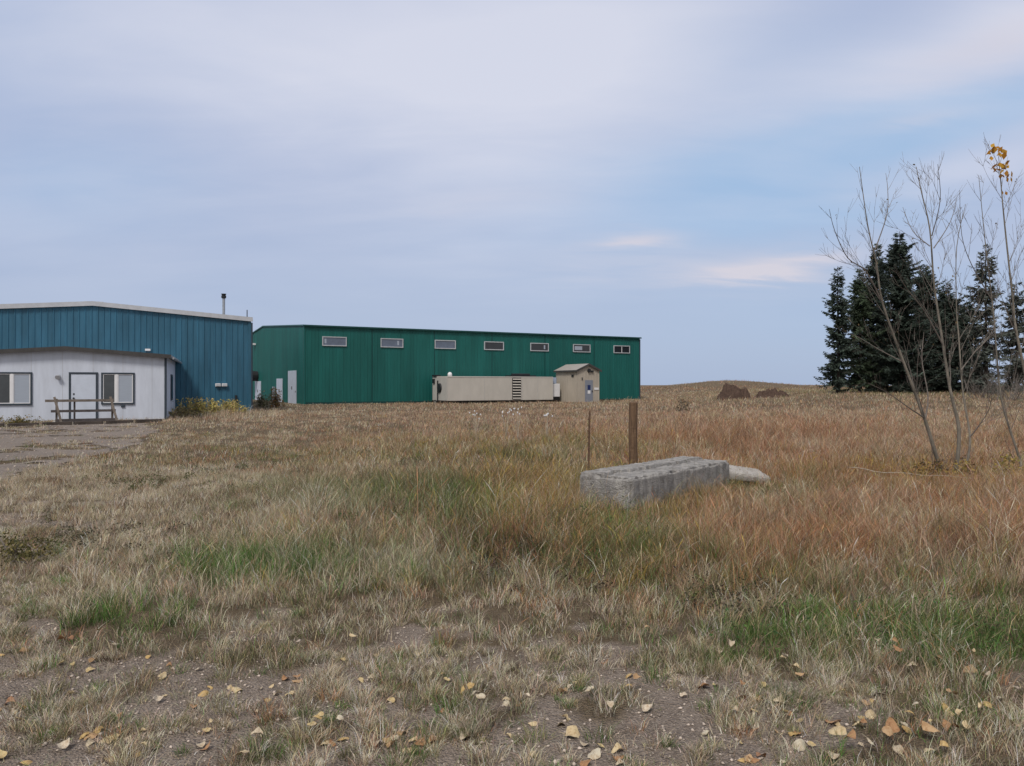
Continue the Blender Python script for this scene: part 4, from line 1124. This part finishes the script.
for i in range(165):
    if R.random() < .55: c = R.choice(spots[:60]); spots.append((c[0]+R.gauss(0,28), min(764, c[1]+R.gauss(0,12)), R.choice((0,0,1,2)), R.uniform(.55,1.05)))
    else: spots.append((R.uniform(-20,1040), R.uniform(632,766), R.choice((0,0,1,2,2)), R.uniform(.6,1.2)))
for px, py, kd, sc in spots:
    D = CAMZ*F/(py-HY); x0, y0 = yard(px, D)
    src = R.choice(protos[kd])
    if src.name in used: o = src.copy(); COL.objects.link(o)
    else: o = src; used.add(src.name)
    s = .046*sc; o.scale = (s, s*R.uniform(.8,1.0), s)
    lift = .006 + .08*(R.random() if bare_mask(np.array([x0]), np.array([y0]))[0] < .4 else 0)
    o.location = (x0, y0, hz(x0, y0)+lift)
    o.rotation_euler = (R.gauss(0,.3)-.1, R.gauss(0,.3), R.random()*6.28)
    tag(o, KL[kd][0], 'leaf', KL[kd][1])

# ------------------------------------------------------------------ world, sun, camera
w = bpy.data.worlds.new('World'); S.world = w; w.use_nodes = True
nt = w.node_tree; N = nt.nodes; L = nt.links
bg = N['Background']; STR = .1; bg.inputs['Strength'].default_value = STR
SUN_EL, SUN_AZ = math.radians(52), math.radians(200)     # azimuth clockwise from +Y
sky = N.new('ShaderNodeTexSky'); sky.sky_type = 'NISHITA'; sky.sun_disc = False
sky.sun_elevation = SUN_EL; sky.sun_rotation = SUN_AZ; sky.dust_density = 2; sky.air_density = 1
tc = N.new('ShaderNodeTexCoord')
def m(op, a, b_=None, c=None):
    n = N.new('ShaderNodeMath'); n.operation = op
    for i, v in enumerate((a, b_, c)):
        if v is None: continue
        if isinstance(v, (int, float)): n.inputs[i].default_value = v
        else: L.new(v, n.inputs[i])
    return n.outputs[0]
sp = N.new('ShaderNodeSeparateXYZ'); L.new(tc.outputs['Generated'], sp.inputs[0])
X, Y, Z = sp.outputs
yy = m('MAXIMUM', Y, .05); U0 = m('DIVIDE', X, yy); V0 = m('DIVIDE', Z, yy)
# cloud-layer coordinates
zz = m('ADD', m('MAXIMUM', Z, 0.), .16)
cb = N.new('ShaderNodeCombineXYZ'); L.new(m('DIVIDE', X, zz), cb.inputs[0]); L.new(m('DIVIDE', Y, zz), cb.inputs[1])
def noise(scale, detail, rough, stretch=(1,1,1), rot=0, off=0):
    mp = N.new('ShaderNodeMapping'); mp.inputs['Scale'].default_value = stretch; mp.inputs['Rotation'].default_value = (0,0,rot); mp.inputs['Location'].default_value = (off,off,0)
    L.new(cb.outputs[0], mp.inputs['Vector'])
    n = N.new('ShaderNodeTexNoise'); n.inputs['Scale'].default_value = scale; n.inputs['Detail'].default_value = detail; n.inputs['Roughness'].default_value = rough
    n.inputs['Distortion'].default_value = .4
    L.new(mp.outputs[0], n.inputs['Vector']); return n.outputs['Fac']
n1 = noise(.7, 4, .45, (1,1.1,1), .5); n2 = noise(1.7, 5, .5, (.75,1.25,1), .6, 3.); n3 = noise(.55, 3, .5, (1,1,1), 0, 7.)
n4 = noise(4.0, 5, .55, (.5,1.4,1), .45, 11.)
U = m('ADD', U0, m('MULTIPLY', m('SUBTRACT', n2, .5), .16)); Vv = m('ADD', V0, m('MULTIPLY', m('SUBTRACT', n4, .5), .045))
front = m('GREATER_THAN', Y, .05)
def blob(px, py, sx, sy, slope=0.):
    """soft patch of cloud round one direction of the sky"""
    du = m('SUBTRACT', U, (px-CX)/F); dv = m('SUBTRACT', m('SUBTRACT', Vv, (HY-py)/F), m('MULTIPLY', du, slope))
    a = m('POWER', m('DIVIDE', du, sx/F), 2.); b_ = m('POWER', m('DIVIDE', dv, sy/F), 2.)
    return m('MULTIPLY', m('POWER', 2.718, m('MULTIPLY', m('ADD', a, b_), -1.)), front)
fade = m('MINIMUM', m('MAXIMUM', m('DIVIDE', m('SUBTRACT', V0, .06), .26), 0.), 1.)
def acc(*t):
    r = t[0]
    for x in t[1:]: r = m('ADD', r, x)
    return r
pale = acc(m('MULTIPLY', blob(480,40,260,110,.1), .8), m('MULTIPLY', blob(250,60,190,60,-.1), .3), m('MULTIPLY', blob(520,180,150,80,.2), .42), m('MULTIPLY', blob(640,20,150,60,.3), .3), m('MULTIPLY', blob(150,20,140,40), .15),
           m('MULTIPLY', blob(1000,30,160,40,.25), .85), m('MULTIPLY', blob(700,100,260,40,.05), .2), m('MULTIPLY', blob(970,170,120,20,.18), .45), m('MULTIPLY', m('MULTIPLY', m('SUBTRACT', n1, .5), 1.1), fade), m('MULTIPLY', m('MULTIPLY', m('SUBTRACT', n2, .5), .95), fade), m('MULTIPLY', m('MULTIPLY', m('SUBTRACT', n4, .5), .3), fade), .10)
blue_ = acc(m('MULTIPLY', blob(720,185,200,60,.12), .95), m('MULTIPLY', blob(960,112,190,36,.2), 1.1), m('MULTIPLY', blob(800,225,160,24,.1), .5), m('MULTIPLY', blob(60,190,130,50), .45), m('MULTIPLY', blob(880,320,260,50), .35), m('MULTIPLY', blob(740,70,200,60), .3), m('MULTIPLY', m('MULTIPLY', m('SUBTRACT', n3, .5), .8), fade))
warm = acc(m('MULTIPLY', blob(628,240,50,9,.08), 1.0), m('MULTIPLY', blob(780,262,80,9,.16), 1.0), m('MULTIPLY', blob(690,262,150,18,.0), .5), m('MULTIPLY', blob(770,276,45,7,.1), .6), m('MULTIPLY', blob(480,200,80,14,.1), .25), m('MULTIPLY', blob(920,118,50,6,.2), .35), m('MULTIPLY', blob(760,278,50,8,.05), .4), m('MULTIPLY', blob(980,42,80,22,.3), .8))
def clampf(v):
    n = N.new('ShaderNodeClamp'); L.new(v, n.inputs[0]); return n.outputs[0]
def cmix(f, a, b_):
    x = N.new('ShaderNodeMix'); x.data_type = 'RGBA'
    if isinstance(f, float): x.inputs[0].default_value = f
    else: L.new(f, x.inputs[0])
    for i, v in ((6, a), (7, b_)):
        if isinstance(v, tuple): x.inputs[i].default_value = (*[q/STR for q in v], 1)
        else: L.new(v, x.inputs[i])
    return x.outputs[2]
low = clampf(m('SUBTRACT', 1., m('DIVIDE', V0, .30)))
base = cmix(low, (.450,.524,.722), (.405,.500,.688))
c1 = cmix(clampf(blue_), base, (.355,.525,.770))
c2 = cmix(clampf(pale), c1, (.715,.740,.860))
c3 = cmix(clampf(m('MULTIPLY', warm, m('ADD', m('MULTIPLY', n4, 1.6), -.1))), c2, (.70,.67,.75))
over = clampf(m('MAXIMUM', m('DIVIDE', m('SUBTRACT', Z, .52), .3), m('MULTIPLY', m('SUBTRACT', .05, Y), 3.)))
c4 = cmix(over, c3, (.60,.585,.60))  # unseen sky overhead and behind the camera, whitened to warm the ground
fin = cmix(.90, sky.outputs[0], c4)
L.new(fin, bg.inputs['Color'])

sl = bpy.data.lights.new('sun', 'SUN'); sl.energy = 2.35; sl.angle = math.radians(14); sl.color = (1, .93, .84)
so = bpy.data.objects.new('sun', sl); COL.objects.link(so)
sd = Vector((math.sin(SUN_AZ)*math.cos(SUN_EL), math.cos(SUN_AZ)*math.cos(SUN_EL), math.sin(SUN_EL)))
so.rotation_euler = sd.to_track_quat('Z', 'Y').to_euler(); so.location = (0, -5, 20)

cam = bpy.data.cameras.new('camera'); cam.sensor_width = 36; cam.lens = 36*F/1024; cam.clip_end = 6000; cam.clip_start = .05
co = bpy.data.objects.new('camera', cam); COL.objects.link(co); co.location = (0, 0, CAMZ)
co.rotation_euler = (math.radians(90)+math.atan((HY-383)/F), 0, 0)
S.camera = co
S.view_settings.view_transform = 'Standard'; S.view_settings.look = 'None'; S.view_settings.exposure = 0; S.view_settings.gamma = 1
S.view_settings.use_curve_mapping = False
S.render.engine = 'CYCLES'
S.cycles.max_bounces = 6; S.cycles.diffuse_bounces = 3; S.cycles.use_denoising = True
